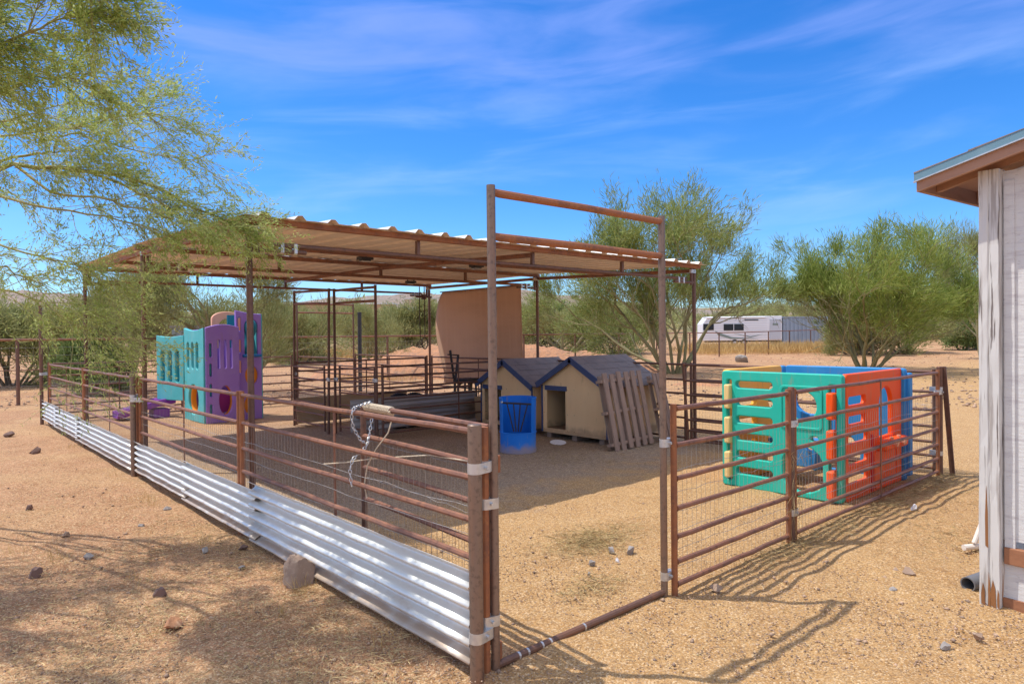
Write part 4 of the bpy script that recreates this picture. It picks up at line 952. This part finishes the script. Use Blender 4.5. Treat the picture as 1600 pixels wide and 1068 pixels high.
plant_tree('desert_shrub', 'dark green shrub below the far left corner of the roof', 'shrub', gp_(150, 19.8), mE, .3, (.85, .85, .8))
plant_tree('desert_shrub', 'grey green shrub at the left edge behind the perimeter fence', 'shrub', gp_(20, 24), mD, 1.3, (1.3, 1.3, 1.1))
plant_tree('desert_shrub', 'small olive shrub with bare stems seen through the left inner arch', 'shrub', gp_(458, 40), mD, .2, (1.1, 1.1, 1.2))
plant_tree('desert_shrub', 'olive shrub at the left of the inner arches, behind the tower', 'shrub', gp_(425, 46), mD, 2.4, (1.8, 1.8, 1.3))
plant_tree('desert_shrub', 'olive shrub between the rubble mound and the hanging rope', 'shrub', gp_(632, 44), mD, 3.2, (1.7, 1.7, 1.3))
plant_tree('desert_tree', 'wide scrubby tree behind the tarp and dog houses', 'tree', gp_(880, 48), mC, 2.2, (1.5, 1.5, .85))
plant_tree('desert_shrub', 'bushy shrub right behind the tarp edge', 'shrub', gp_(865, 62), mE, .9, (3.0, 3.0, 1.9))
plant_tree('desert_shrub', 'small dark shrub beside the tan house', 'shrub', gp_(1505, 50), mE, 1.9, (1.5, 1.5, 1.5))
plant_tree('desert_tree', 'far olive tree behind the container and the bushy palo verde', 'tree', gp_(1300, 90), mC, 5.0, (2.0, 2.0, 1.6))

plant_tree('desert_shrub', 'pale olive brush right of the blue grey container, behind the bushy tree', 'shrub', gp_(1345, 44), mD, 2.9, (1.2, 1.2, 1.0))
plant_tree('desert_shrub', 'pale olive brush left of the tan house, between tree trunks', 'shrub', gp_(1415, 46), mD, 4.4, (1.5, 1.5, 1.05))
plant_tree('desert_shrub', 'low olive brush behind the right dog house', 'shrub', gp_(955, 52), mD, 5.1, (1.9, 1.9, 1.3))
# one far-off belt of scrub
def scrub():
    rg = np.random.default_rng(5); Vs = []
    src = mD[1]; n = len(src.vertices); co = np.empty(n*3, np.float32); src.vertices.foreach_get('co', co); co = co.reshape(-1, 4, 3)
    for k in range(210):
        px = rg.uniform(-260, 1800); D = rg.uniform(75, 210) if rg.random() < .8 else rg.uniform(50, 75)
        if 1030 < px < 1300 and D < 95: D += 95
        x, y = fardir(px, D); s = rg.uniform(.8, 1.9)*(1+.2*(D > 120)); a = rg.uniform(0, 6.28)
        sub = co[rg.choice(len(co), 420 if D > 110 else 900, replace=False)]*np.array([s*1.2, s*1.2, s]); 
        cen = sub.mean(1, keepdims=True); sub = cen+(sub-cen)*(2.4 if D > 110 else 1.8)
        rot = np.array([[math.cos(a), -math.sin(a), 0], [math.sin(a), math.cos(a), 0], [0, 0, 1]])
        sub = sub@rot.T+np.array([x, y, T(x, y)-.1]); Vs.append(sub.reshape(-1, 3))
    me = quadmesh('distant_scrub', np.concatenate(Vs), rg); me.materials.append(LEAF_B)
    o = struct(link('distant_scrub', me, None), 'stuff')
    o['label'] = 'far-off belt of olive desert scrub below the hills'; o['category'] = 'scrub'
scrub()

# near tree, hanging into the picture from the left
def near_tree():
    T_ = Tree(77); rg = T_.rg
    limbs = [
        [(-520, 420, 6.4), (-300, 345, 6.1), (-60, 285, 5.6), (20, 258, 5.4), (110, 264, 5.3), (200, 275, 5.3), (260, 300, 5.3), (320, 335, 5.35), (375, 350, 5.4)],
        [(-60, 285, 5.6), (0, 250, 5.4), (60, 240, 5.3), (84, 240, 5.3), (90, 213, 5.3), (124, 209, 5.3), (160, 222, 5.3), (240, 242, 5.3), (300, 250, 5.35)],
        [(-200, 315, 5.9), (-60, 220, 5.4), (60, 205, 5.1), (142, 196, 5.0), (225, 176, 5.0)],
        [(-300, 345, 6.1), (-160, 190, 5.0), (-40, 100, 4.0), (40, 50, 3.8), (100, 28, 3.8), (150, 20, 3.8)],
        [(-200, 240, 5.4), (-90, 170, 4.6), (10, 140, 4.3), (60, 120, 4.2), (105, 122, 4.2), (140, 118, 4.2)],
        [(-160, 190, 5.0), (-60, 60, 4.0), (30, -20, 3.7), (90, -40, 3.7), (140, -15, 3.7)],
        [(-60, 285, 5.6), (30, 315, 5.2), (110, 330, 5.1), (190, 345, 5.1), (260, 362, 5.1)],
        [(-200, 330, 5.8), (-60, 360, 5.3), (40, 395, 5.2), (110, 410, 5.2), (160, 425, 5.2)],
        [(-300, 400, 6.0), (-100, 430, 5.4), (0, 450, 5.2), (70, 475, 5.2), (130, 515, 5.2), (185, 525, 5.2)],
        [(20, 258, 5.4), (80, 300, 5.2), (150, 310, 5.1), (220, 325, 5.1), (270, 342, 5.1)],
        [(110, 264, 5.3), (190, 285, 5.25), (270, 325, 5.2), (330, 345, 5.2)],
        [(-100, 430, 5.4), (-40, 400, 5.1), (10, 420, 5.0), (60, 440, 5.0)],
        [(-90, 170, 4.6), (-20, 200, 4.6), (40, 180, 4.6), (90, 165, 4.6)],
        # outside the picture, overhead and to the left; their shade falls on the foreground
        [(-520, 420, 6.4), (-500, 250, 5.0), (-420, 150, 4.4), (-330, 110, 4.2), (-240, 80, 4.1), (-160, 60, 4.0), (-110, 60, 4.0)],
        [(-500, 250, 5.0), (-480, 90, 4.2), (-360, 20, 3.8), (-260, 10, 3.7), (-170, 20, 3.7)],
        [(-500, 250, 5.0), (-440, 190, 4.8), (-340, 170, 4.7), (-250, 160, 4.6), (-180, 150, 4.5)],
        [(-480, 90, 4.2), (-420, -60, 3.5), (-320, -110, 3.3), (-220, -120, 3.3)],
    ]
    wts = [4.5, 2.6, 2.0, 2.4, 2.2, 2.0, 2.2, 2.0, 1.6, 2.0, 2.0, 3, 3, 2, 2]
    for li, pl in enumerate(limbs):
        P = [np.array(atd(*q)) for q in pl]
        # smooth the path
        pts = []
        for a, b in zip(P[:-1], P[1:]):
            for f in (0, .33, .66): pts.append(a+(b-a)*f+rg.normal(0, .008, 3))
        pts.append(P[-1]); k = len(pts)
        base = .026 if li in (0, 13, 14) else .013
        rad = [max(.0035, base*(1-.85*i/k)) for i in range(k)]
        T_.mb.path([Vector(q) for q in pts], rad, 7, False)
        Ltot = sum(np.linalg.norm(b-a) for a, b in zip(pts[:-1], pts[1:]))
        vis = [i for i in range(3, k)]
        clus = rg.integers(3, k, 4)
        nkid = int((7 if li in (6, 7, 8) else 8 if li in (9, 10) else 14 if li in (0, 1, 2, 11) else 30 if li > 12 else 12 if li in (3, 4, 5, 12) else 19)*Ltot)
        for c in range(nkid):
            i = vis[min(len(vis)-1, int(len(vis)*rg.uniform(0, 1)**.8))]
            if li > 12: i = int(clus[c % 4])
            d = pts[min(i, k-1)]-pts[max(i-2, 0)]; d = norm(d)
            a = R(rg.uniform(8, 55)); ax = norm(np.cross(d, rg.normal(0, 1, 3))); nd = d*math.cos(a)+np.cross(ax, d)*math.sin(a)
            nd = norm(nd+np.array([0, 0, -.08])); 
            L = rg.uniform(.25, .62)*(.62 if li in (3, 4, 5, 12) else .8 if li in (0, 9, 10) else 1)
            T_.grow(pts[i], nd, L, .0034, 2, 3, .11, -.035, (1, 1, 7), (12, 42), .78, seg=5)
    tw = MB()
    for t in T_.tw: tw.path([Vector(q) for q in t], [.0015, .0013, .0012, .001, .0008], 3, False)
    T_.mb.add(tw.v, tw.f)
    # trunk outside the picture on the left
    tb = atd(-520, 420, 5.2); T_.mb.path([(tb.x-.5, tb.y+.3, -.2), (tb.x-.35, tb.y+.2, .8), (tb.x-.1, tb.y+.05, 1.6), tuple(tb)], [.14, .11, .08, .03], 12)
    V = blades(T_.tw, 21, .036, .0078, rg, .55, .0, .012)
    t = thing('near_palo_verde_tree', 'near palo verde tree with fine drooping leaves hanging in from the left', 'tree', (0, 0, 0))
    tm = T_.mb.mesh('trunk', 60); tm.materials.append(NBARK); link('trunk', tm, None, t)
    cm = quadmesh('crown', V, rg); cm.materials.append(LEAF_N); link('crown', cm, None, t)
    print('near tree leaves', len(V)//4)
NBARK = M('yellow_green_bark', (.36, .33, .13), .7, 0, [(12, 3, .45, .7, (.27, .23, .10), .6)])
near_tree()

# ------------------------------------------------------------------ far vehicles and buildings
def facing(px): # rotation so that local +x runs to the right of the picture and local -y faces the camera
    return YAW-math.pi/2
WHT = M('white_trailer_skin', (.86, .87, .9), .4, .1, [((.2, 1, 14), 2, .5, .6, (.74, .76, .82), .5)]); GLS = M('dark_window_glass', (.03, .035, .045), .15)
SILV = M('silver_trailer_skin', (.55, .58, .64), .4, .2); STRIPE = M('green_grey_stripe', (.22, .28, .26), .5)
tl = thing('travel_trailer', 'white travel trailer with green swoosh stripes parked behind the trees', 'trailer', gp_(1222, 66), YAW-math.pi/2-R(4))
Ltr, Htr = 7.6, 2.7
part('body', MB().prism([(-Ltr, 0, .55), (0, 0, .55), (0, 0, Htr+.2), (-Ltr*.93, 0, Htr+.2), (-Ltr, 0, Htr-.5)], (0, 2.4, 0)), WHT, tl, bevel=.05)
for k in range(9): part('siding_rib', MB().box((-Ltr/2-.6, -.012, .85+.23*k), (Ltr-1.6, .02, .02)), SILV, tl)
part('window', MB().box((-4.6, -.03, 1.85), (1.9, .04, .62)), GLS, tl); part('window', MB().box((-7.0, -.03, 1.9), (1.0, .04, .6)), GLS, tl)
part('window_bar', MB().box((-4.6, -.06, 1.85), (.05, .02, .62)), WHT, tl)
part('vent', MB().box((-2.9, -.03, 2.55), (1.3, .04, .09)), GLS, tl)
part('door', MB().box((-.65, -.03, 1.62), (1.05, .05, 1.95)), SILV, tl); part('door_window', MB().box((-.65, -.065, 2.1), (.5, .02, .2)), STRIPE, tl)
part('stripe', MB().prism([(-6.4, -.03, 1.5), (-4.8, -.03, .9), (-2.2, -.03, .72), (-4.9, -.03, .72), (-6.1, -.03, 1.1)], (0, .02, 0)), STRIPE, tl)
part('stripe', MB().prism([(-4.6, -.035, 1.25), (-3.0, -.035, .95), (-1.8, -.035, 1.15), (-3.0, -.035, .85)], (0, .02, 0)), STRIPE, tl)
for x in (-3.6, -4.5): 
    wl = part('wheel', MB().tube((x, -.02, .34), (x, .2, .34), .34, 18), BLACK, tl); part('hub', MB().tube((x, -.03, .34), (x, -.02, .34), .16, 12), SILV, wl)
part('awning_roll', MB().tube((-7.5, -.06, Htr+.1), (-1.6, -.06, Htr+.1), .06, 8), WHT, tl)
part('skirt', MB().box((-Ltr/2, .5, .5), (Ltr-.6, .05, .2)), DARKMET, tl)
CONT = M('blue_grey_container', (.30, .37, .46), .5, .2, [((1, 1, .4), 3, .5, .7, (.24, .29, .36), .5)])
ct = thing('shipping_container', 'blue grey corrugated metal container right of the travel trailer', 'container', gp_(1224, 66), YAW-math.pi/2+R(8))
o = MB(); prof = []
x = 0
while x < 5.6: prof += [(x, 0), (x+.1, .0), (x+.16, .09), (x+.30, .09), (x+.36, 0)]; x += .42
n = len(prof); o.add([(a, b, .1) for a, b in prof]+[(a, b, 2.75) for a, b in prof], [(i, i+1, n+i+1, n+i) for i in range(n-1)])
part('front_wall', o, CONT, ct, smooth=0); part('body', MB().box((2.9, 1.3, 1.42), (5.9, 2.3, 2.66)), CONT, ct); part('top_rail', MB().box((2.9, .0, 2.78), (6.0, .12, .1)), CONT, ct)
STUC = M('tan_stucco', (.55, .32, .18), .9, 0, [(3, 3, .4, .7, (.48, .27, .15), .5)]); WB = M('white_building', (.78, .76, .72), .7); RF = M('grey_roof', (.30, .27, .27), .8)
def house(label, px, D, L_, H_, wall, roof_, pitched=False, sc=1, dep=6, base=0.0, name='house', wins=()):
    t = thing(name, label, 'building', gp_(px, D), YAW-math.pi/2); 
    part('wall', MB().box((0, dep/2, H_/2-.2), (L_, dep, H_+.4)), wall, t)
    if pitched: part('roof', MB().prism([(-L_/2-.4, -.4, H_), (-L_/2-.4, dep+.4, H_), (-L_/2-.4, dep/2, H_+1.3)], (L_+.8, 0, 0)), roof_, t)
    else: part('roof', MB().box((0, dep/2, H_+.1), (L_+.3, dep+.3, .25)), roof_, t)
    for x, w_, z, h_ in wins: wd_ = part('window', MB().box((x, -.02, z), (w_, .05, h_)), GLS, t); part('frame', MB().box((x, -.05, z-h_/2-.05), (w_+.2, .05, .08)), WB, wd_)
    return t
house('tan stucco house behind the trees, beside the shed post', 1462, 78, 7.5, 3.1, STUC, STUC, wins=((-1.9, 1.7, 1.6, 1.6),), name='stucco_house')
house('long white building with a flat roof, below the hill beside the rope', 668, 190, 13, 5.6, WB, WB, wins=((-2, 1.6, 2.5, 1.2), (3, 1.6, 2.5, 1.2)), name='white_building')
house('low tan house with a flat roof seen through the inner arches', 520, 170, 30, 6.4, STUC, WB, wins=((-6, 2, 3.5, 1.4), (5, 2, 3.5, 1.4)), name='stucco_house')
house('house with a grey pitched roof at the left edge behind the branches', 60, 95, 13, 4.0, STUC, RF, True, wins=((-3, 1.5, 2, 1.2), (3, 1.5, 2, 1.2)))
house('blue grey shed with a flat roof behind the olive tree', 335, 60, 7.5, 2.3, CONT, RF, wins=((1, 1.2, 1.3, .8),), name='metal_shed')
house('pale peach house on the slope left of the rope', 655, 215, 9, 8.4, M('peach_stucco', (.62, .44, .30), .9), WB, wins=((0, 1.6, 6, 1.2),), name='stucco_house')
wc = thing('utility_trailer', 'small white utility trailer far off between tarp and trees', 'trailer', gp_(855, 70), YAW-math.pi/2)
part('box', MB().box((0, 1, 1.2), (2.6, 1.8, 1.4)), WHT, wc, bevel=.05); 
for x in (-.6, .6): part('wheel', MB().tube((x, .0, .3), (x, .2, .3), .3, 14), BLACK, wc)
part('tongue', MB().bar((-1.3, 1, .5), (-2.3, 1, .45), .08, .08), DARKMET, wc)
up_ = thing('utility_pole', 'distant wooden power pole seen through the left inner arch', 'power pole', gp_(449, 120))
part('pole', MB().tube((0, 0, -.3), (0, 0, 8.2), .13, 8), BARKD, up_); part('crossarm', MB().box((0, 0, 7.3), (1.8, .1, .14)), BARKD, up_)

# rubble mound and berm beyond the fence
def mound(label, px, D, rx, ry, h, seed, col, name='dirt_mound'):
    c = gp_(px, D); n = 36; vs = []
    for i in range(n):
        for j in range(n):
            u, v = i/(n-1)*2-1, j/(n-1)*2-1; e = max(0, 1-(u*u+v*v)); x, y = u*rx, v*ry
            z = h*e**.9*(.85+.4*mnoise.fractal((x*.5+seed, y*.5, 0), 1, 2, 3))+.22*e*mnoise.fractal((x*2.2, y*2.2, seed), 1, 2, 3)
            a = YAW-math.pi/2; vs.append((c[0]+x*math.cos(a)-y*math.sin(a), c[1]+x*math.sin(a)+y*math.cos(a), c[2]-.12+z))
    me = bpy.data.meshes.new(name); me.from_pydata(vs, [], [(i*n+j, (i+1)*n+j, (i+1)*n+j+1, i*n+j+1) for i in range(n-1) for j in range(n-1)]); me.shade_smooth()
    return struct(link(name, me, col))
REDD = M('red_dirt', (.48, .23, .115), .95, 0, [(1.2, 5, .4, .65, (.36, .18, .10), .7), (6, 4, .52, .65, (.25, .16, .11), .7), (14, 3, .55, .7, (.55, .34, .2), .6)], bump=(5, .8, .12))
mound('rubble_mound', 640, 27, 4.2, 2.2, 1.15, 2, REDD, 'rubble_mound')
mound('dirt_berm', 760, 40, 9, 3, 1.2, 8, REDD, 'dirt_berm'); mound('dirt_berm', 905, 29, 4.5, 2.0, .55, 13, REDD, 'dirt_berm'); mound('dirt_berm', 1180, 21, 3.2, 1.2, .28, 21, REDD, 'dirt_berm')

# ------------------------------------------------------------------ stones
ROCKM = M('brown_rock', (.36, .25, .18), .9, 0, [(9, 4, .4, .7, (.25, .17, .13), .7), (40, 3, .5, .7, (.46, .35, .27), .5)], bump=(25, .5, .012))
ROCKG = M('grey_rock', (.33, .30, .28), .9, 0, [(9, 4, .4, .7, (.22, .20, .19), .7), (40, 3, .5, .7, (.48, .44, .41), .5)], bump=(25, .5, .012))
ROCKR = M('dark_red_rock', (.20, .12, .095), .9, 0, [(9, 4, .4, .7, (.13, .085, .07), .7)], bump=(25, .5, .012))
def rock_mesh(seed, s, sub=3, flat=.7, jag=.35):
    bm = bmesh.new(); bmesh.ops.create_icosphere(bm, subdivisions=sub, radius=1)
    for v in bm.verts:
        p = v.co.normalized(); q = p*(1+jag*mnoise.fractal(p*1.3+Vector((seed*3.1, 0, 0)), 1, 2, 3))
        for k in range(5):       # planar facets
            nn = Vector((math.sin(seed*7+k*2.4), math.cos(seed*5+k*1.7), math.sin(seed*3+k*3.3))).normalized(); h = .62+.12*math.sin(seed+k)
            dd = q.dot(nn)
            if dd > h: q -= nn*(dd-h)
        v.co = Vector((q.x*s[0], q.y*s[1], q.z*s[2]))
    me = bpy.data.meshes.new('stone'); bm.to_mesh(me); bm.free(); me.shade_smooth(); me.set_sharp_from_angle(angle=R(28)); return me
def stone(px, py, size, label, mat=None, seed=1, zf=.6, sink=.3, group='stones on the ground'):
    p = at(px, py); o = link('stone', rock_mesh(seed, (size/2, size/2*.8, size/2*zf*1.3)), mat or ROCKM); o.location = (p.x, p.y, size/2*zf*(1-sink)); o.rotation_euler = (0, 0, seed*1.3)
    return tag(o, label, 'stone', group)
big = link('stone', rock_mesh(5.2, (.115, .085, .135), 4, jag=.34), ROCKM); big.location = (-.215, 1.70, .055); big.rotation_euler = (.1, .12, 2.2); tag(big, 'large brown rock propped against the corrugated sheets', 'stone', 'stones on the ground')
for a in [(252, 930, .085, 'dark stone in the shade of the foreground dirt, left of the large rock', ROCKR, 2), (55, 900, .10, 'reddish stone near the left edge at the border of the tree shade', ROCKR, 3),
          (45, 797, .09, 'dark stone at the far left, above the tree shade', ROCKR, 4), (103, 838, .07, 'brown stone on bare dirt, upper left foreground', ROCKM, 6), (138, 872, .07, 'grey angular stone between straw and tree shade', ROCKG, 7),
          (320, 862, .065, 'small grey stone below the second corrugated sheet', ROCKG, 8), (380, 858, .075, 'dark stone beside the lowest overlap of the corrugated sheets', ROCKR, 9), (378, 888, .05, 'flat pale stone left of the large rock', ROCKG, 10),
          (220, 823, .06, 'small grey stone near the foot of the corrugated sheets', ROCKG, 11), (262, 797, .07, 'grey stone just right of the second fence post', ROCKG, 12), (55, 708, .16, 'largest dark stone in the left dirt, far up the fence', ROCKR, 13),
          (15, 682, .16, 'flat dark stone at the left edge, far up the fence', ROCKR, 14), (270, 980, .11, 'flat orange stone half buried in the shaded foreground', REDD, 15),
          (1120, 922, .075, 'rounded stone at the foot of the right gate post panel', ROCKM, 16), (1399, 893, .055, 'small brown stone left of a larger stone near the shed', ROCKM, 17), (1420, 899, .09, 'tan stone on the gravel left of the shed post', ROCKM, 18),
          (1395, 923, .05, 'pale grey stone on the gravel, left of the drain pipe', ROCKG, 19), (1528, 996, .06, 'pinkish stone at the bottom right on the gravel', ROCKM, 20), (1477, 1012, .055, 'dark grey stone at the bottom right on the gravel', ROCKG, 21),
          (925, 882, .06, 'grey stone inside the pen below the straw patch', ROCKG, 22), (955, 862, .07, 'pale stone on the straw patch inside the pen', ROCKG, 23), (985, 863, .08, 'broad pale stone right of the straw patch in the pen', ROCKG, 24), (920, 898, .035, 'tiny pale stone under the straw patch in the pen', ROCKG, 25),
          (1160, 567, .75, 'large pale boulder beyond the right side fence', ROCKG, 26), (1545, 945, .06, 'dark clod at the foot of the shed corner post', ROCKR, 27)]:
    stone(a[0], a[1], a[2], a[3], a[4], a[5])
WHITEP = M('crumpled_white_paper', (.82, .82, .84), .8)
for (px, py, s, lab, sd) in ((1428, 797, .07, 'crumpled white paper on the ground outside the right fence', 31), (965, 878, .04, 'small white scrap on the sand inside the pen', 32)):
    p = at(px, py); o = link('paper_scrap', rock_mesh(sd, (s/2, s/3, s/2), 2, jag=.6), WHITEP); o.location = (p.x, p.y, s*.3); tag(o, lab, 'litter')
p = at(872, 693); o = part('paper_plate', MB().path([(0, 0, 0), (0, 0, .004)], [.06, .12], 18), WHITEP, None); o.location = (p.x, p.y, .02); o.rotation_euler = (.15, -.1, 0); tag(o, 'white plate lying in front of the right dog house', 'plate')

# ------------------------------------------------------------------ ground cover (stuff)
def ribbons(items, name, mat, label, cat):
    """items: arrays P, D (unit), L, W, plus vertical lift"""
    P, D, L, Wd = items; rg = np.random.default_rng(3); S = np.cross(D, np.array([0, 0, 1.0])+rg.normal(0, .6, D.shape)); S /= np.linalg.norm(S, axis=1)[:, None]+1e-9
    L = L[:, None]; Wd = Wd[:, None]/2
    V = np.stack([P-S*Wd, P+D*L*.5-S*Wd+np.array([0, 0, .004]), P+D*L, P+D*L*.5+S*Wd+np.array([0, 0, .004])], 1).reshape(-1, 3)
    me = quadmesh(name, V, rg); me.materials.append(mat); o = struct(link(name, me, None), 'stuff'); o['label'] = label; o['category'] = cat; return o
STRAW = M('dry_straw', (.25, .165, .075), .8, 0, rand=(.70, .54, .27), spec=.2)
def straw():
    rg = np.random.default_rng(21); P = []; D = []; L = []; Wd = []
    def clump(cx, cy, sx, sy, n, l=.09, up=.06, rot=0.0):
        a = rg.uniform(0, 2*math.pi, n); p = np.stack([rg.normal(0, sx, n), rg.normal(0, sy, n)], 1)
        c, s = math.cos(rot), math.sin(rot); x = cx+p[:, 0]*c-p[:, 1]*s; y = cy+p[:, 0]*s+p[:, 1]*c
        P.append(np.stack([x, y, np.abs(rg.normal(.010, .006, n))], 1)); d = np.stack([np.cos(a), np.sin(a), np.abs(rg.normal(0, up, n))], 1); D.append(d/np.linalg.norm(d, axis=1)[:, None])
        L.append(rg.uniform(l*.4, l*1.5, n)); Wd.append(rg.uniform(.0018, .0042, n))
    for k in range(330):      # left foreground litter
        px, py = rg.uniform(-100, 620), rg.uniform(640, 1090); p = at(px, py)
        if p.x > -.22: continue
        clump(p.x, p.y, .22, .22, int(rg.uniform(15, 60)), .055, .10)
    for k in range(10): p = at(rg.uniform(380, 620), rg.uniform(900, 1040)); clump(min(p.x, -.3), p.y, .2, .2, 70, .07, .12)
    p = at(920, 850); clump(p.x, p.y, .22, .16, 420, .10, .12, .3); clump(p.x+.3, p.y-.05, .2, .12, 160, .09, .1)
    p = at(930, 920); clump(p.x, p.y, .14, .08, 160, .07)
    for x in np.arange(2.4, 6.4, .22): clump(x, -.10+rg.uniform(-.06, .02), .16, .07, 75, .10, .2)
    for k in range(70): p = at(rg.uniform(800, 1500), rg.uniform(740, 1060)); clump(p.x, p.y, .25, .2, int(rg.uniform(4, 16)), .05, .06)
    for k in range(14): p = at(rg.uniform(1410, 1530), rg.uniform(760, 880)); clump(p.x, p.y, .2, .15, 40, .06, .08)
    clump(5.0, 3.9, .5, .5, 300, .08); clump(4.9, 5.0, .4, .5, 200, .08); clump(3.4, 7.0, 1.2, 1.2, 400, .08)
    # straw caught on the right mid post
    n = 120; z = rg.uniform(.1, .75, n); P.append(np.stack([2.955+rg.normal(0, .04, n), -.075+rg.normal(0, .02, n), z], 1)); d = np.stack([rg.normal(0, .5, n), rg.normal(0, .3, n), rg.normal(-.6, .5, n)], 1); D.append(d/np.linalg.norm(d, axis=1)[:, None]); L.append(rg.uniform(.06, .2, n)); Wd.append(rg.uniform(.002, .0045, n))
    ribbons((np.concatenate(P), np.concatenate(D), np.concatenate(L), np.concatenate(Wd)), 'straw_litter', STRAW, 'loose straw scattered over the dirt', 'straw')
HAY = M('old_hay', (.12, .085, .04), .85, 0, rand=(.42, .32, .14), spec=.1)
def hay():
    rg = np.random.default_rng(33); P = []; D = []; L = []; Wd = []
    def clump(cx, cy, sx, sy, n, l=.09, rot=0.0):
        a = rg.uniform(0, 2*math.pi, n); c, s = math.cos(rot), math.sin(rot); p = np.stack([rg.normal(0, sx, n), rg.normal(0, sy, n)], 1)
        P.append(np.stack([cx+p[:, 0]*c-p[:, 1]*s, cy+p[:, 0]*s+p[:, 1]*c, np.abs(rg.normal(.012, .008, n))], 1))
        d = np.stack([np.cos(a), np.sin(a), np.abs(rg.normal(0, .12, n))], 1); D.append(d/np.linalg.norm(d, axis=1)[:, None]); L.append(rg.uniform(l*.4, l*1.5, n)); Wd.append(rg.uniform(.002, .005, n))
    p = at(915, 848); clump(p.x, p.y, .20, .15, 700, .09, .3); clump(p.x+.25, p.y+.02, .28, .12, 350, .08)
    p = at(925, 918); clump(p.x, p.y, .15, .09, 260, .07)
    for (px, py, n) in ((880, 712, 300), (930, 718, 260), (760, 735, 160), (840, 720, 200), (690, 705, 160), (1000, 725, 150), (640, 720, 150)):
        p = at(px, py); clump(p.x, p.y, .35, .3, n, .06)
    for x in np.arange(2.3, 6.5, .3): clump(x, -.12+rg.uniform(-.08, .03), .2, .07, 70, .10)
    for k in range(40): p = at(rg.uniform(-40, 520), rg.uniform(780, 1070)); clump(min(p.x, -.3), p.y, .2, .16, 45, .05)
    for k in range(16): p = at(rg.uniform(1390, 1530), rg.uniform(745, 860)); clump(p.x, p.y, .3, .12, 40, .07)
    ribbons((np.concatenate(P), np.concatenate(D), np.concatenate(L), np.concatenate(Wd)), 'old_hay', HAY, 'old brown hay trampled into the dirt', 'hay')
straw(); hay()
DRYG = M('dry_grass', (.50, .33, .13), .8, 0, rand=(.66, .47, .2), trans=.25, spec=.1)
def drygrass():
    rg = np.random.default_rng(22); P = []; D = []; L = []; Wd = []
    def tuft(x, y, n, l, r, w=.004):
        q = rg.normal(0, r, (n, 2)); z = np.full(n, T(x, y)-.01); P.append(np.stack([x+q[:, 0], y+q[:, 1], z], 1)); d = np.stack([rg.normal(0, .4, n), rg.normal(0, .4, n), np.full(n, 1.0)], 1); D.append(d/np.linalg.norm(d, axis=1)[:, None]); L.append(rg.uniform(l*.4, l*1.3, n)); Wd.append(np.full(n, w)*rg.uniform(.7, 1.3, n))
    for (px, py) in ((60, 860), (80, 872), (215, 910), (470, 925), (485, 915), (238, 790), (225, 780), (180, 745), (150, 700), (320, 850), (100, 880), (20, 870), (120, 700), (235, 1000), (600, 1010), (440, 960)):
        p = at(px, py); tuft(min(p.x, -.24), p.y, 26, .11, .05, .0028)
    for k in range(170):     # golden grass in front of the trailer and beyond the right fence
        px = rg.uniform(1080, 1330); p = gp_(px, rg.uniform(48, 58)); tuft(p[0], p[1], 60, .75, .9, .035)
    for k in range(120): p = gp_(rg.uniform(380, 560), rg.uniform(45, 60)); tuft(p[0], p[1], 40, .6, 1.0, .035)
    for k in range(60): p = gp_(rg.uniform(540, 640), rg.uniform(24, 30)); tuft(p[0], p[1], 40, .35, .4, .015)
    ribbons((np.concatenate(P), np.concatenate(D), np.concatenate(L), np.concatenate(Wd)), 'dry_grass', DRYG, 'dry golden grass tufts', 'grass')
drygrass()
def gravel():
    rg = np.random.default_rng(9); mb_v = []; mb_f = []
    base = np.array([[1, 0, 0], [-1, 0, 0], [0, 1, 0], [0, -1, 0], [0, 0, 1], [0, 0, -1]], float); F_ = [(0, 2, 4), (2, 1, 4), (1, 3, 4), (3, 0, 4), (2, 0, 5), (1, 2, 5), (3, 1, 5), (0, 3, 5)]
    tint = []
    def peb(x, y, s, z=0):
        o = len(mb_v); a = rg.uniform(0, 6.28); c, sn = math.cos(a), math.sin(a)
        for b in base*(1+rg.normal(0, .18, (6, 3))): q = b*s*np.array([1, .75, .6]); mb_v.append((x+q[0]*c-q[1]*sn, y+q[0]*sn+q[1]*c, z+q[2]+s*.2))
        mb_f.extend(tuple(i+o for i in f) for f in F_); t = rg.random(); tint.extend([t]*8)
    for k in range(9000):
        p = at(rg.uniform(760, 1640), 1075-(rg.random()**.7)*300)
        if p.y > -.05 and p.x > 1.3 and rg.random() < .6: continue
        peb(p.x, p.y, rg.uniform(.003, .0085) if rg.random() < .988 else rg.uniform(.012, .020))
    for k in range(7500):
        p = at(rg.uniform(-60, 780), rg.uniform(650, 1080)); peb(p.x, p.y, rg.uniform(.003, .009) if rg.random() < .98 else rg.uniform(.012, .022))
    for k in range(3600):
        p = at(rg.uniform(0, 1540), rg.uniform(552, 640)); 
        if 0 < p.x < 6.5 and 0 < p.y < 13: continue
        peb(p.x, p.y, rg.uniform(.015, .06), T(p.x, p.y))
    me = bpy.data.meshes.new('gravel'); me.from_pydata(mb_v, [], mb_f); a = me.attributes.new('tint', 'FLOAT', 'FACE'); a.data.foreach_set('value', np.array(tint, np.float32)); me.shade_smooth()
    me.materials.append(M('mixed_pebbles', (.24, .17, .13), .9, 0, rand=(.56, .38, .26), spec=.2)); o = struct(link('gravel', me, None), 'stuff'); o['label'] = 'small pebbles and gravel scattered on the dirt'; o['category'] = 'gravel'
gravel()
